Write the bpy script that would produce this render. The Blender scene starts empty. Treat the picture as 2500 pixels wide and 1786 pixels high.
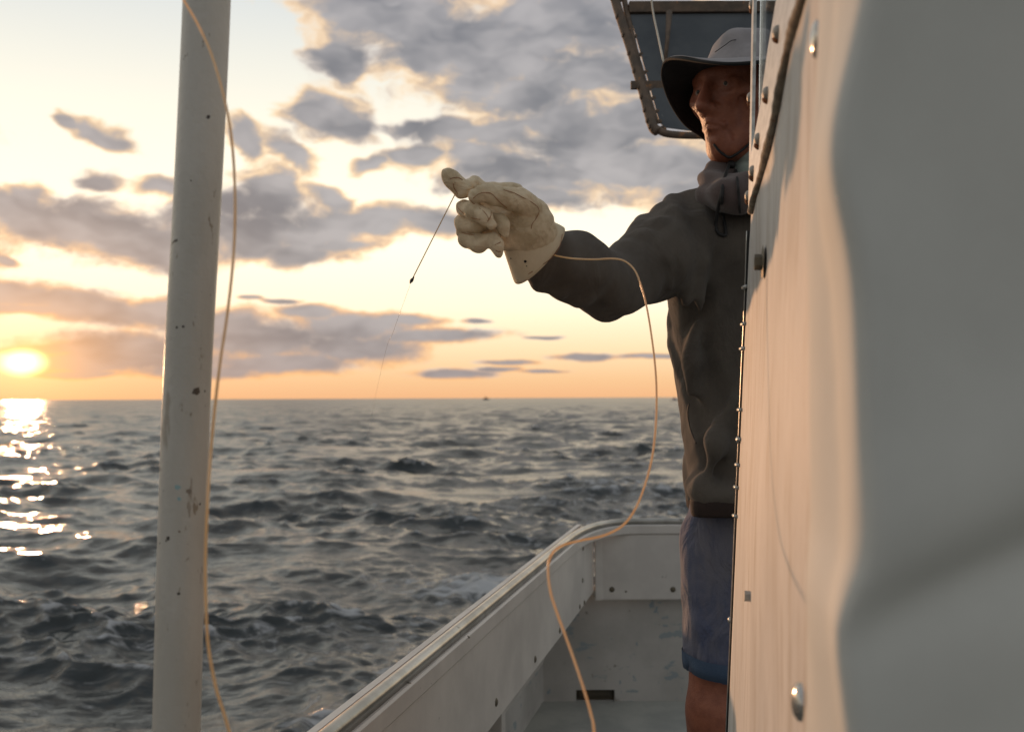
import bpy, bmesh, math, random
import numpy as np
from mathutils import Vector, Matrix
from mathutils.bvhtree import BVHTree
random.seed(7); rng = np.random.default_rng(11)
S = bpy.context.scene; COL = S.collection
PI = math.pi

# ------------------------------------------------------------------ camera
FP = 2430.0                                    # focal length in pixels of a 2500 x 1786 frame
th = math.atan(78/FP); ro = -0.0043
FW = Vector((0, math.cos(th), math.sin(th)))
R0 = Vector((1, 0, 0)); U0 = Vector((0, -math.sin(th), math.cos(th)))
RT = R0*math.cos(ro)+U0*math.sin(ro); UP = U0*math.cos(ro)-R0*math.sin(ro)
cd = bpy.data.cameras.new('camera'); cam = bpy.data.objects.new('camera', cd); COL.objects.link(cam)
cam.matrix_world = Matrix(((RT.x, UP.x, -FW.x, 0), (RT.y, UP.y, -FW.y, 0), (RT.z, UP.z, -FW.z, 0), (0, 0, 0, 1)))
cd.sensor_width = 36; cd.lens = FP/2500*36; cd.clip_start = 0.02; cd.clip_end = 60000
cd.dof.use_dof = True; cd.dof.focus_distance = 1.58; cd.dof.aperture_fstop = 6.2
S.camera = cam
S.render.engine = 'CYCLES'
S.view_settings.view_transform = 'Standard'; S.view_settings.look = 'None'
S.view_settings.exposure = 0; S.view_settings.gamma = 1

def at(px, py, d):
    return FW*d + RT*((px-1250)/FP*d) + UP*((893-py)/FP*d)
def ray(px, py):
    return (FW + RT*((px-1250)/FP) + UP*((893-py)/FP)).normalized()

# ------------------------------------------------------------------ world
SUNPX = (55, 884)
sd = ray(*SUNPX)
w = bpy.data.worlds.new('World'); S.world = w; w.use_nodes = True
nt = w.node_tree; nt.nodes.clear(); N = nt.nodes; L = nt.links
def lk(sock, v):
    if isinstance(v, bpy.types.NodeSocket): L.new(v, sock)
    else: sock.default_value = v
def m_(op, a, b=0.0, c=0.0, clamp=False):
    n = N.new('ShaderNodeMath'); n.operation = op; n.use_clamp = clamp
    lk(n.inputs[0], a); lk(n.inputs[1], b); lk(n.inputs[2], c); return n.outputs[0]
def vm(op, a, b=(0, 0, 0)):
    n = N.new('ShaderNodeVectorMath'); n.operation = op; lk(n.inputs[0], a)
    if op == 'SCALE': lk(n.inputs['Scale'], b)
    elif op != 'LENGTH': lk(n.inputs[1], b)
    return n.outputs['Value'] if op in ('LENGTH', 'DOT_PRODUCT') else n.outputs[0]
def mr(v, a, b, c, d, smooth=True):
    n = N.new('ShaderNodeMapRange'); n.interpolation_type = 'SMOOTHSTEP' if smooth else 'LINEAR'; n.clamp = True
    lk(n.inputs['Value'], v); lk(n.inputs['From Min'], a); lk(n.inputs['From Max'], b); lk(n.inputs['To Min'], c); lk(n.inputs['To Max'], d)
    return n.outputs[0]
def noise(vec, scale, detail=5, rough=.55, out='Fac', dist=0.0):
    n = N.new('ShaderNodeTexNoise'); n.noise_dimensions = '3D'; L.new(vec, n.inputs['Vector'])
    n.inputs['Scale'].default_value = scale; n.inputs['Detail'].default_value = detail; n.inputs['Roughness'].default_value = rough
    n.inputs['Distortion'].default_value = dist
    return n.outputs[out]
def ramp(v, pts, interp='LINEAR'):
    n = N.new('ShaderNodeValToRGB'); L.new(v, n.inputs[0]); cr = n.color_ramp; cr.interpolation = interp
    cr.elements[0].position = pts[0][0]; cr.elements[0].color = (*pts[0][1], 1)
    cr.elements[1].position = pts[-1][0]; cr.elements[1].color = (*pts[-1][1], 1)
    for p, c in pts[1:-1]:
        e = cr.elements.new(p); e.color = (*c, 1)
    return n.outputs[0]
def mixc(f, a, b, mode='MIX'):
    n = N.new('ShaderNodeMix'); n.data_type = 'RGBA'; n.blend_type = mode
    lk(n.inputs[0], f); lk(n.inputs[6], a if isinstance(a, bpy.types.NodeSocket) else (*a, 1)); lk(n.inputs[7], b if isinstance(b, bpy.types.NodeSocket) else (*b, 1))
    return n.outputs[2]
tc = N.new('ShaderNodeTexCoord').outputs['Generated']
dn = vm('NORMALIZE', tc)
sx = N.new('ShaderNodeSeparateXYZ'); L.new(dn, sx.inputs[0])
az = m_('ARCTAN2', sx.outputs[0], sx.outputs[1]); el = m_('ARCSINE', sx.outputs[2])
AX = m_('MULTIPLY', az, FP); EY = m_('MULTIPLY', m_('MAXIMUM', el, 0.0), FP)
cb = N.new('ShaderNodeCombineXYZ'); L.new(AX, cb.inputs[0]); L.new(EY, cb.inputs[1]); P0 = cb.outputs[0]
# clear sky: horizon glow to pale cream to pale blue, on the sunset side; dusky blue grey away from it
front = ramp(m_('DIVIDE', EY, 2430*1.0), [(0, (.93, .50, .25)), (.018, (.98, .60, .31)), (.05, (1.08, .82, .50)), (.09, (1.28, 1.06, .76)),
     (.15, (1.42, 1.24, .93)), (.21, (1.24, 1.12, .89)), (.30, (.97, .94, .82)), (.38, (.76, .79, .78)), (.55, (.68, .66, .60)), (1.0, (.42, .46, .52))])
nish = N.new('ShaderNodeTexSky'); nish.sky_type = 'NISHITA'; nish.sun_disc = False
nish.sun_elevation = math.asin(sd.z); nish.sun_rotation = math.atan2(sd.x, sd.y)
back = ramp(m_('DIVIDE', EY, 2430*1.0), [(0, (.50, .45, .41)), (.08, (.53, .49, .45)), (.2, (.53, .51, .47)), (.5, (.45, .46, .45)), (1.0, (.38, .42, .45))])
back = mixc(.02, back, nish.outputs[0], 'ADD')
sh = Vector((sd.x, sd.y, 0)).normalized()
facing = vm('DOT_PRODUCT', dn, tuple(sh))
sky = mixc(mr(facing, -.45, .86, 0, 1), back, front)
# clouds
blobs = [ # px, py, rx, ry, rotation in degrees (counter clockwise), weight
 (900,40,150,80,0),(1040,90,170,110,-10),(1200,120,200,120,0),(1370,60,220,110,0),(1340,210,120,60,-30),(835,150,70,60,0),(1150,200,90,50,0),(980,-60,260,100,0),(1560,40,170,120,0),
 (1280,430,230,62,-8),(1470,400,220,80,0),(1640,400,170,70,0),(1160,375,100,42,0),(1560,300,190,60,5),(1370,300,120,50,0),(1740,470,160,60,0),(1560,190,150,50,-10),(1320,490,100,26,0),
 (790,280,95,46,0),(860,300,60,30,-20),(1090,320,110,26,6),(1000,310,70,20,0),(1230,330,120,50,0),(1440,330,160,60,0),(1250,230,110,60,0),(1420,190,130,70,0),(1000,372,82,28,8),(700,365,80,26,-25),(600,335,52,30,-20),(905,395,50,18,10),
 (165,298,34,14,-15),(242,326,68,24,-22),(252,428,52,20,0),(385,448,62,20,-5),
 (60,520,130,50,-18),(230,555,200,62,-10),(360,600,150,50,-6),(70,468,45,26,0),(500,560,120,70,0),(200,520,90,40,20),
 (660,480,95,60,-30),(760,560,170,60,0),(620,575,110,50,0),(930,535,130,38,8),(1040,535,90,26,0),(690,440,44,34,-40),(720,610,90,30,0),
 (8,622,30,13,-15),(830,590,90,22,0),(560,500,80,40,0),(820,480,80,26,-10),
 (40,715,150,34,-8),(210,745,190,34,-8),(380,765,150,34,0),(60,752,130,12,0),(520,790,160,34,0),
 (640,830,200,48,0),(860,800,170,34,0),(860,850,180,34,0),(1040,822,190,17,2),(700,885,200,26,0),(980,785,90,16,0),(760,765,80,18,0),
 (300,845,210,34,0),(170,848,140,14,4),(330,835,90,14,0),(230,885,160,26,0),(380,880,200,30,0),(480,905,160,18,0),(200,912,110,9,0),
 (1330,826,46,5,0),(1430,872,90,8,0),(1600,870,110,6,0),(1240,884,80,6,0),(1110,912,110,11,0),(700,735,46,7,0),(1330,905,60,5,0),(1210,900,60,6,0),(1165,784,34,6,0),(620,728,30,6,0),
 (2000,300,260,120,0),(2250,520,300,80,0),(-250,560,260,70,0),(-300,300,220,50,0),(-300,730,260,40,0),(2100,800,300,30,0)]
elamp = mr(EY, 60, 560, .17, 1.0, False)
mp = N.new('ShaderNodeMapping'); L.new(P0, mp.inputs[0]); mp.inputs['Scale'].default_value = (1/230, 1/130, 1)
wn = noise(mp.outputs[0], 1.0, 3, .6, 'Color')
wv = vm('MULTIPLY', vm('SUBTRACT', wn, (.5, .5, .5)), (150, 110, 0))
P1 = vm('ADD', P0, vm('SCALE', wv, elamp))
F = None; PV = P1
for ib, b in enumerate(blobs):
    if ib and ib % 20 == 0:                      # evaluated in turns so that the shader stays within its stack
        n = N.new('ShaderNodeVectorMath'); n.operation = 'MULTIPLY_ADD'; L.new(F, n.inputs[0]); n.inputs[1].default_value = (1e-6,)*3; L.new(P1, n.inputs[2]); PV = n.outputs[0]
    d = ray(b[0], b[1]); c = (math.atan2(d.x, d.y)*FP, math.asin(d.z)*FP, 0)
    k = 1/math.sqrt(1+((b[0]-1250)/FP)**2)
    n = N.new('ShaderNodeMapping'); n.vector_type = 'TEXTURE'; L.new(PV, n.inputs[0])
    n.inputs['Location'].default_value = c; n.inputs['Rotation'].default_value = (0, 0, math.radians(b[4]))
    n.inputs['Scale'].default_value = (b[2]*k*1.16, b[3]*1.24, 1)
    ln = vm('LENGTH', n.outputs[0])
    F = ln if F is None else m_('SMOOTH_MIN', F, ln, .22)
# cloud cover carried on outside the view
mp2 = N.new('ShaderNodeMapping'); L.new(dn, mp2.inputs[0]); mp2.inputs['Scale'].default_value = (1, 1, 2.2)
gn = noise(mp2.outputs[0], 2.6, 3, .55)
off = m_('MAXIMUM', mr(m_('ABSOLUTE', AX), 1500, 1900, 0, 1), mr(EY, 1050, 1300, 0, 1))
G = m_('MULTIPLY_ADD', m_('SUBTRACT', .56, gn), 5.0, .9)
F = m_('MINIMUM', F, m_('MULTIPLY_ADD', m_('SUBTRACT', 1.0, off), 3.0, G))
mp3 = N.new('ShaderNodeMapping'); L.new(P1, mp3.inputs[0]); mp3.inputs['Scale'].default_value = (1/95, 1/52, 1)
en = noise(mp3.outputs[0], 1.0, 6, .60)
D = m_('ADD', m_('SUBTRACT', 1.08, m_('MINIMUM', F, 3.0)), m_('MULTIPLY', m_('SUBTRACT', en, .5), mr(EY, 60, 420, 1.15, 1.5)))
alpha = mr(D, -.12, .34, 0, 1)
core = mr(D, .0, .62, 0, 1)
mp4 = N.new('ShaderNodeMapping'); L.new(P1, mp4.inputs[0]); mp4.inputs['Scale'].default_value = (1/260, 1/120, 1); mp4.inputs['Location'].default_value = (7, 3, 1)
vn = noise(mp4.outputs[0], 1.0, 3, .55)
sunP = (math.atan2(sd.x, sd.y)*FP, math.asin(sd.z)*FP, 0)
sv = vm('LENGTH', vm('MULTIPLY', vm('SUBTRACT', P0, sunP), (1, 1.25, 1)))
hot = m_('ADD', m_('MULTIPLY', m_('EXPONENT', m_('DIVIDE', sv, -230.0)), .72), m_('MULTIPLY', m_('EXPONENT', m_('DIVIDE', sv, -62.0)), 1.1))
rim_lo = mixc(mr(EY, 60, 600, 0, 1), (1.08, .54, .20), (1.12, .74, .38))
rim = mixc(mr(vn, .40, .56, .1, 1), (.74, .68, .64), rim_lo)
rim = mixc(mr(facing, .2, .85, 1, 0), rim, (.36, .36, .39))
grey = mixc(mr(vn, .3, .66, 0, 1), (.175, .182, .212), (.45, .43, .44))
grey = mixc(mr(EY, 0, 300, .40, 0), grey, (.32, .25, .245))
grey = mixc(mr(facing, .2, .85, 1, 0), grey, (.23, .24, .28))
cloud = mixc(core, rim, grey)
cloud = mixc(m_('MULTIPLY', hot, .62, 0, True), cloud, (1.0, .50, .16))
tot = mixc(m_('MULTIPLY', alpha, .94), sky, cloud)
# glow and disc of the low sun between the cloud bands
tot = mixc(1.0, tot, mixc(m_('MULTIPLY', hot, .55), (0, 0, 0), (1.0, .40, .07)), 'ADD')
disc = mr(vm('LENGTH', vm('MULTIPLY', vm('SUBTRACT', P0, sunP), (1, 1.65, 1))), 0, 62, 1, 0)
tot = mixc(1.0, tot, mixc(disc, (0, 0, 0), (4.0, 2.8, 1.2)), 'ADD')
bg = N.new('ShaderNodeBackground'); L.new(tot, bg.inputs[0]); bg.inputs[1].default_value = 1.0
wo = N.new('ShaderNodeOutputWorld'); L.new(bg.outputs[0], wo.inputs[0])
w.cycles.sampling_method = 'MANUAL'; w.cycles.sample_map_resolution = 512

# ------------------------------------------------------------------ sun
sl = bpy.data.lights.new('sun', 'SUN'); sl.energy = 2.0; sl.color = (1, .53, .27); sl.angle = math.radians(1.6)
so = bpy.data.objects.new('sun', sl); COL.objects.link(so)
so.rotation_euler = (-sd).to_track_quat('-Z', 'Y').to_euler()

# ------------------------------------------------------------------ helpers
def mat(name, c1, c2=None, rough=.6, metal=0.0, nscale=8, stretch=(1, 1, 1), bump=.15, bscale=60, bstretch=None, spec=.5, spots=None, sheen=0, detail=6, contrast=(.35, .65), extra=None, coord='Object', wrinkle=None):
    global N, L
    mt = bpy.data.materials.new(name); mt.use_nodes = True; t = mt.node_tree; N = t.nodes; L = t.links
    p = N['Principled BSDF']
    co = N.new('ShaderNodeTexCoord').outputs[coord]
    mpn = N.new('ShaderNodeMapping'); L.new(co, mpn.inputs[0]); mpn.inputs['Scale'].default_value = stretch
    f = mr(noise(mpn.outputs[0], nscale, detail, .6), contrast[0], contrast[1], 0, 1)
    c = mixc(f, c1, c2 or c1)
    if spots:                                  # (scale, threshold, colour) flecks, scratches, rust
        for sc, thr, cc, st in spots:
            ms = N.new('ShaderNodeMapping'); L.new(co, ms.inputs[0]); ms.inputs['Scale'].default_value = st; ms.inputs['Location'].default_value = (sc, .3*sc, 1.7)
            c = mixc(mr(noise(ms.outputs[0], sc, 4, .65), thr, thr+.04, 0, .85), c, cc)
    if extra: c = extra(c, co)
    L.new(c, p.inputs['Base Color'])
    p.inputs['Roughness'].default_value = rough; p.inputs['Metallic'].default_value = metal
    p.inputs['Specular IOR Level'].default_value = spec
    if sheen: p.inputs['Sheen Weight'].default_value = sheen; p.inputs['Sheen Roughness'].default_value = .5
    if bump:
        mb = N.new('ShaderNodeMapping'); L.new(co, mb.inputs[0]); mb.inputs['Scale'].default_value = bstretch or (1, 1, 1)
        bn = N.new('ShaderNodeBump'); bn.inputs['Strength'].default_value = bump; bn.inputs['Distance'].default_value = .004
        ht = noise(mb.outputs[0], bscale, 5, .6)
        if wrinkle:
            wm = N.new('ShaderNodeMapping'); L.new(co, wm.inputs[0]); wm.inputs['Scale'].default_value = wrinkle[2]; wm.inputs['Rotation'].default_value = wrinkle[3]
            ht = m_('ADD', m_('MULTIPLY', ht, .35), m_('MULTIPLY', noise(wm.outputs[0], wrinkle[0], 3, .5, dist=1.4), wrinkle[1]))
        L.new(ht, bn.inputs['Height']); L.new(bn.outputs[0], p.inputs['Normal'])
    return mt
def finish(o, m, parent=None, smooth=True):
    COL.objects.link(o)
    if m: o.data.materials.append(m)
    if smooth and o.type == 'MESH':
        o.data.polygons.foreach_set('use_smooth', [True]*len(o.data.polygons)); o.data.update()
    if parent:
        o.parent = parent
        if parent.location.length: o.matrix_parent_inverse = Matrix.Translation(parent.location).inverted()
    return o
def meshobj(name, v, f, m, parent=None, smooth=True):
    me = bpy.data.meshes.new(name)
    me.from_pydata([tuple(a) for a in v], [], [tuple(int(k) for k in q) for q in f]); me.update()
    return finish(bpy.data.objects.new(name, me), m, parent, smooth)
def bmobj(name, bm, m, parent=None, smooth=False):
    me = bpy.data.meshes.new(name); bmesh.ops.recalc_face_normals(bm, faces=bm.faces); bm.to_mesh(me); bm.free()
    return finish(bpy.data.objects.new(name, me), m, parent, smooth)
def tag(o, label=None, cat=None, group=None, kind=None):
    if label: o['label'] = label
    if cat: o['category'] = cat
    if group: o['group'] = group
    if kind: o['kind'] = kind
    return o
def empty(name, loc=(0, 0, 0)):
    o = bpy.data.objects.new(name, None); COL.objects.link(o); o.location = loc; o.empty_display_size = .1; return o
def catmull(pts, n=8):
    pts = [Vector(p) for p in pts]; out = []
    q = [pts[0]*2-pts[1]]+pts+[pts[-1]*2-pts[-2]]
    for i in range(1, len(q)-2):
        for k in range(n):
            t = k/n; a, b, c, d = q[i-1], q[i], q[i+1], q[i+2]
            out.append(.5*((2*b)+(c-a)*t+(2*a-5*b+4*c-d)*t*t+(3*b-a-3*c+d)*t**3))
    out.append(pts[-1]); return out
def tube(name, pts, r, m, parent=None, seg=8, flat=None):
    """swept tube; r number or list; closed ends"""
    n = len(pts); rr = r if isinstance(r, (list, tuple)) else [r]*n
    v = []; f = []; prev = None
    for i, p in enumerate(pts):
        t = (pts[min(i+1, n-1)]-pts[max(i-1, 0)]).normalized()
        a = prev - t*prev.dot(t) if prev else t.orthogonal()
        a.normalize(); b = t.cross(a); prev = a
        for k in range(seg):
            an = 2*PI*k/seg; v.append(p+(a*math.cos(an)+b*math.sin(an)*(flat or 1))*rr[i])
    for i in range(n-1):
        for k in range(seg):
            f.append((i*seg+k, i*seg+(k+1) % seg, (i+1)*seg+(k+1) % seg, (i+1)*seg+k))
    f.append(tuple(range(seg-1, -1, -1))); f.append(tuple((n-1)*seg+k for k in range(seg)))
    return meshobj(name, v, f, m, parent)
def box(bm, c, s, rot=None, bev=0):
    g = bmesh.ops.create_cube(bm, size=1); vs = g['verts']
    bmesh.ops.scale(bm, vec=s, verts=vs)
    if bev:
        es = list({e for v in vs for e in v.link_edges})
        r = bmesh.ops.bevel(bm, geom=es, offset=bev, segments=2, affect='EDGES', profile=.7); vs = list({v for fc in r['faces'] for v in fc.verts} | {v for v in vs if v.is_valid})
    if rot: bmesh.ops.rotate(bm, cent=(0, 0, 0), matrix=rot, verts=vs)
    bmesh.ops.translate(bm, vec=c, verts=vs)
def slab(name, pts, n, thick, m, parent=None, bev=.001):
    """polygon given by world points, extruded by thick along n, edges softened"""
    bm = bmesh.new(); vs = [bm.verts.new(p) for p in pts]; fc = bm.faces.new(vs)
    r = bmesh.ops.extrude_face_region(bm, geom=[fc]); bmesh.ops.translate(bm, vec=Vector(n)*thick, verts=[g for g in r['geom'] if isinstance(g, bmesh.types.BMVert)])
    bmesh.ops.recalc_face_normals(bm, faces=bm.faces)
    if bev: bmesh.ops.bevel(bm, geom=list(bm.edges), offset=bev, segments=2, affect='EDGES')
    return bmobj(name, bm, m, parent)

# signed distance fields turned into meshes by surface nets
class Field:
    def __init__(s, lo, hi, h):
        s.lo = np.array(lo, np.float32); s.h = h
        n = np.ceil((np.array(hi)-np.array(lo))/h).astype(int)+1
        s.X = (lo[0]+h*np.arange(n[0], dtype=np.float32))[:, None, None]
        s.Y = (lo[1]+h*np.arange(n[1], dtype=np.float32))[None, :, None]
        s.Z = (lo[2]+h*np.arange(n[2], dtype=np.float32))[None, None, :]
        s.F = np.full(n, 1.0, np.float32)
    def cone(s, a, b, ra, rb):
        a = np.array(a, np.float32); b = np.array(b, np.float32); d = b-a; dd = max(float(d@d), 1e-9)
        h = np.clip(((s.X-a[0])*d[0]+(s.Y-a[1])*d[1]+(s.Z-a[2])*d[2])/dd, 0, 1)
        return np.sqrt((s.X-a[0]-h*d[0])**2+(s.Y-a[1]-h*d[1])**2+(s.Z-a[2]-h*d[2])**2)-(ra+(rb-ra)*h)
    def ell(s, c, r, M=None):
        x, y, z = s.X-c[0], s.Y-c[1], s.Z-c[2]
        if M is not None: x, y, z = [M[i][0]*x+M[i][1]*y+M[i][2]*z for i in range(3)]
        return (np.sqrt((x/r[0])**2+(y/r[1])**2+(z/r[2])**2)-1)*min(r)
    def add(s, d, k=.01):
        h = np.maximum(k-np.abs(s.F-d), 0)/k; s.F = np.minimum(s.F, d)-h*h*k*.25
    def sub(s, d, k=.01):
        h = np.maximum(k-np.abs(s.F+d), 0)/k; s.F = np.maximum(s.F, -d)+h*h*k*.25
    def mesh(s):
        F = s.F; n = F.shape; c = (n[0]-1, n[1]-1, n[2]-1)
        acc = np.zeros(c+(3,), np.float32); cnt = np.zeros(c, np.float32)
        def sl(o): return tuple(slice(o[i], o[i]+c[i]) for i in range(3))
        for ax in range(3):
            o1, o2 = [i for i in range(3) if i != ax]
            for p in (0, 1):
                for q in (0, 1):
                    a = [0, 0, 0]; a[o1] = p; a[o2] = q; b = list(a); b[ax] = 1
                    A = F[sl(a)]; B = F[sl(b)]; cr = (A < 0) != (B < 0)
                    t = np.where(cr, A/np.where(cr, A-B, 1), 0)
                    cnt += cr; acc[..., ax] += t; acc[..., o1] += p*cr; acc[..., o2] += q*cr
        act = cnt > 0; idx = -np.ones(c, np.int64); ijk = np.argwhere(act); idx[act] = np.arange(len(ijk))
        V = s.lo+(ijk+acc[act]/cnt[act][:, None])*s.h
        Q = []
        for ax in range(3):
            o1, o2 = [(1, 2), (2, 0), (0, 1)][ax]
            a = [slice(None)]*3; b = [slice(None)]*3; a[ax] = slice(0, n[ax]-1); b[ax] = slice(1, n[ax])
            ia = F[tuple(a)] < 0; ib = F[tuple(b)] < 0; e = np.argwhere(ia != ib)
            e = e[(e[:, o1] > 0) & (e[:, o2] > 0) & (e[:, o1] < c[o1]) & (e[:, o2] < c[o2])]
            fl = ia[tuple(e.T)]
            def g(p, q):
                x = e.copy(); x[:, o1] -= p; x[:, o2] -= q; return idx[tuple(x.T)]
            q = np.stack([g(1, 1), g(0, 1), g(0, 0), g(1, 0)], 1); q[~fl] = q[~fl][:, ::-1]; Q.append(q)
        Q = np.concatenate(Q); Q = Q[(Q >= 0).all(1)]
        return V.astype(np.float64), Q
def fobj(name, V, Q, m, parent=None, relax=2):
    for _ in range(relax):                      # light smoothing
        e = np.concatenate([Q[:, [0, 1]], Q[:, [1, 2]], Q[:, [2, 3]], Q[:, [3, 0]]])
        s = np.zeros_like(V); c = np.zeros(len(V))
        for a, b in ((0, 1), (1, 0)):
            for k in range(3): s[:, k] += np.bincount(e[:, a], V[e[:, b], k], len(V))
            c += np.bincount(e[:, a], minlength=len(V))
        V = V*.5+.5*s/np.maximum(c, 1)[:, None]
    return meshobj(name, V, Q, m, parent)
def bvh_of(*obs):
    v = []; f = []
    for o in obs:
        k = len(v); v += [o.matrix_world @ q.co for q in o.data.vertices]; f += [[k+i for i in p.vertices] for p in o.data.polygons]
    return BVHTree.FromPolygons(v, f)
def stick(bv, px, py, off, fall):
    d = ray(px, py); h = bv.ray_cast(Vector((0, 0, 0)), d)
    if h[0] is not None and abs(h[0].dot(FW)-fall) < .35: return h[0]-d*off
    return at(px, py, fall)

SEA = -1.70
# ------------------------------------------------------------------ sea
def build_sea():
    rs = [2.2]
    while rs[-1] < 26000:
        r = rs[-1]; dr = max(.028, min(r*r/1800, .0062*r)) if r < 600 else .03*r*(r/600)**.5
        rs.append(r+dr)
    rs = np.array(rs)
    fine = np.radians(np.arange(-36, 36.01, .095)); rest = np.radians(np.arange(36, 324.1, 2.0))[1:-1]
    th_ = np.concatenate([fine, rest]); nr, na = len(rs), len(th_)
    X0 = (rs[:, None]*np.sin(th_)[None, :]).ravel(); Y0 = (rs[:, None]*np.cos(th_)[None, :]).ravel()
    dth = np.gradient(np.unwrap(np.append(th_, th_[0]+2*PI)))[:-1]
    sp = np.maximum(np.gradient(rs)[:, None]*np.ones(na)[None, :], rs[:, None]*np.abs(dth)[None, :]*.7).ravel()
    DR = (np.gradient(rs)[:, None]*np.ones(na)[None, :]).ravel(); DT = (rs[:, None]*np.abs(dth)[None, :]).ravel()
    ST = np.tile(np.sin(th_), nr); CT = np.tile(np.cos(th_), nr)
    X = X0.copy(); Y = Y0.copy(); Z = np.zeros_like(X0); J = np.zeros_like(X0); lost = np.zeros_like(X0)
    lam = np.exp(np.linspace(math.log(.12), math.log(8), 140))*rng.uniform(.95, 1.05, 140)
    # gusty patches: short chop is stronger in some areas
    patch = np.ones_like(X0)
    for k in range(7):
        a = rng.uniform(0, 2*PI); l = rng.uniform(2.5, 14); patch += .20*np.sin((X0*math.cos(a)+Y0*math.sin(a))*2*PI/l+rng.uniform(0, 6.3))
    for l in lam:
        k = 2*PI/l; a = math.radians(248 if rng.random() < .7 else 312)+rng.normal(0, math.radians(22 if l > 1.2 else 34)); kx, ky = math.cos(a)*k, math.sin(a)*k
        slope = .044 if l < 1.1 else .046*(1.1/l)**.62
        A = slope/k*(patch if l < 2.2 else 1.0)
        cyc = np.maximum(np.abs(kx*ST+ky*CT)*DR, np.abs(kx*CT-ky*ST)*DT)/(2*PI); at_ = np.clip((1/np.maximum(cyc, 1e-4)-2.2)/2.0, 0, 1); lost += (1-at_**2)*slope*slope*.5
        sel = at_ > 0; ph = kx*X0[sel]+ky*Y0[sel]+rng.uniform(0, 6.3)
        Aa = (A[sel] if not np.isscalar(A) else A)*at_[sel]
        s, c = np.sin(ph), np.cos(ph); Z[sel] += Aa*c; q = 1.15
        X[sel] -= q*Aa*s*kx/k; Y[sel] -= q*Aa*s*ky/k; J[sel] += Aa*k*c
    # churned water beside the hull
    def g(x, y, rx, ry): return np.exp(-((X0-x)/rx)**2-((Y0-y)/ry)**2)
    wake = g(-.30, 9.2, .55, .38)*1.3+g(1.8, 16, 3.4, 4.5)*.55+g(-.6, 6.2, .9, 1.3)*.62+g(-2.3, 7.0, 1.3, .8)*.42+g(-1.1, 9.6, 1.6, .8)*.45+g(-.9, 5.0, .5, .6)*.6
    wake += g(1.2, 11.5, 1.2, 1.5)*.55+g(-.4, 7.6, 1.2, .6)*.4+g(-3.5, 6.2, 1.2, .5)*.35+g(2.2, 22, 3, 5)*.4
    tb = np.zeros_like(X0)
    for _ in range(26):
        a = rng.uniform(0, 2*PI); k = 2*PI/rng.uniform(.10, .45); tb += np.sin((X0*math.cos(a)+Y0*math.sin(a))*k+rng.uniform(0, 6.3))/26**.5
    near = np.clip(1-rs[:, None]*np.ones(na)[None, :]/16, 0, 1).ravel()
    Z += np.minimum(wake, 1)*(tb*.02)*np.sign(near)+g(-.35, 9.3, .7, .4)*.10
    Z[rs.repeat(na) < 2.8] -= .15
    me = bpy.data.meshes.new('sea'); nv = nr*na
    i = np.arange(nr-1)[:, None]*na; j = np.arange(na)[None, :]; j2 = (j+1) % na
    q = np.stack([i+j, i+na+j, i+na+j2, i+j2], -1).reshape(-1, 4)
    q = q[:, ::-1]
    me.vertices.add(nv); me.vertices.foreach_set('co', np.stack([X, Y, Z+SEA], 1).ravel())
    me.loops.add(q.size); me.loops.foreach_set('vertex_index', q.ravel().astype(np.int32))
    me.polygons.add(len(q)); me.polygons.foreach_set('loop_start', np.arange(0, q.size, 4, dtype=np.int32))
    me.update(calc_edges=True); me.validate()
    for nm, ar in (('foam', np.clip(wake*.8+np.clip((J-.30)*1.6, 0, .8), 0, 1.3)), ('lost', np.sqrt(lost))):
        at2 = me.attributes.new(nm, 'FLOAT', 'POINT'); at2.data.foreach_set('value', ar.astype(np.float32))
    return finish(bpy.data.objects.new('sea', me), None)
sea = build_sea(); tag(sea, kind='structure')
if sea.data.polygons[0].normal.z < 0: sea.data.flip_normals()
mt = bpy.data.materials.new('sea_water'); mt.use_nodes = True; N = mt.node_tree.nodes; L = mt.node_tree.links
p = N['Principled BSDF']; co = N.new('ShaderNodeTexCoord').outputs['Object']
def attr(nm):
    a = N.new('ShaderNodeAttribute'); a.attribute_name = nm; return a.outputs['Fac']
mpn = N.new('ShaderNodeMapping'); L.new(co, mpn.inputs[0]); mpn.inputs['Rotation'].default_value = (0, 0, .35); mpn.inputs['Scale'].default_value = (.8, 1.7, 1)
fn = noise(mpn.outputs[0], 3.2, 8, .72, dist=1.2)
fm = mr(m_('ADD', m_('MULTIPLY', attr('foam'), .27), fn), .62, .84, 0, 1)
colr = mixc(fm, (.036, .042, .042), (.42, .43, .44)); L.new(colr, p.inputs['Base Color'])
L.new(m_('MAXIMUM', m_('MULTIPLY', fm, .7), m_('MINIMUM', m_('MULTIPLY_ADD', m_('MULTIPLY', attr('lost'), attr('lost')), 2.4, .05), .42)), p.inputs['Roughness'])
p.inputs['IOR'].default_value = 1.333
bn = N.new('ShaderNodeBump'); bn.inputs['Strength'].default_value = .45; bn.inputs['Distance'].default_value = .03
mp6 = N.new('ShaderNodeMapping'); L.new(co, mp6.inputs[0]); mp6.inputs['Scale'].default_value = (.7, 1.3, 1); mp6.inputs['Rotation'].default_value = (0, 0, -.3)
L.new(m_('ADD', m_('ADD', noise(mp6.outputs[0], 8, 4, .55), m_('MULTIPLY', noise(mp6.outputs[0], 1.6, 3, .6), 2.6)), m_('MULTIPLY', fm, .35)), bn.inputs['Height']); L.new(bn.outputs[0], p.inputs['Normal'])
sea.data.materials.append(mt)

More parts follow.
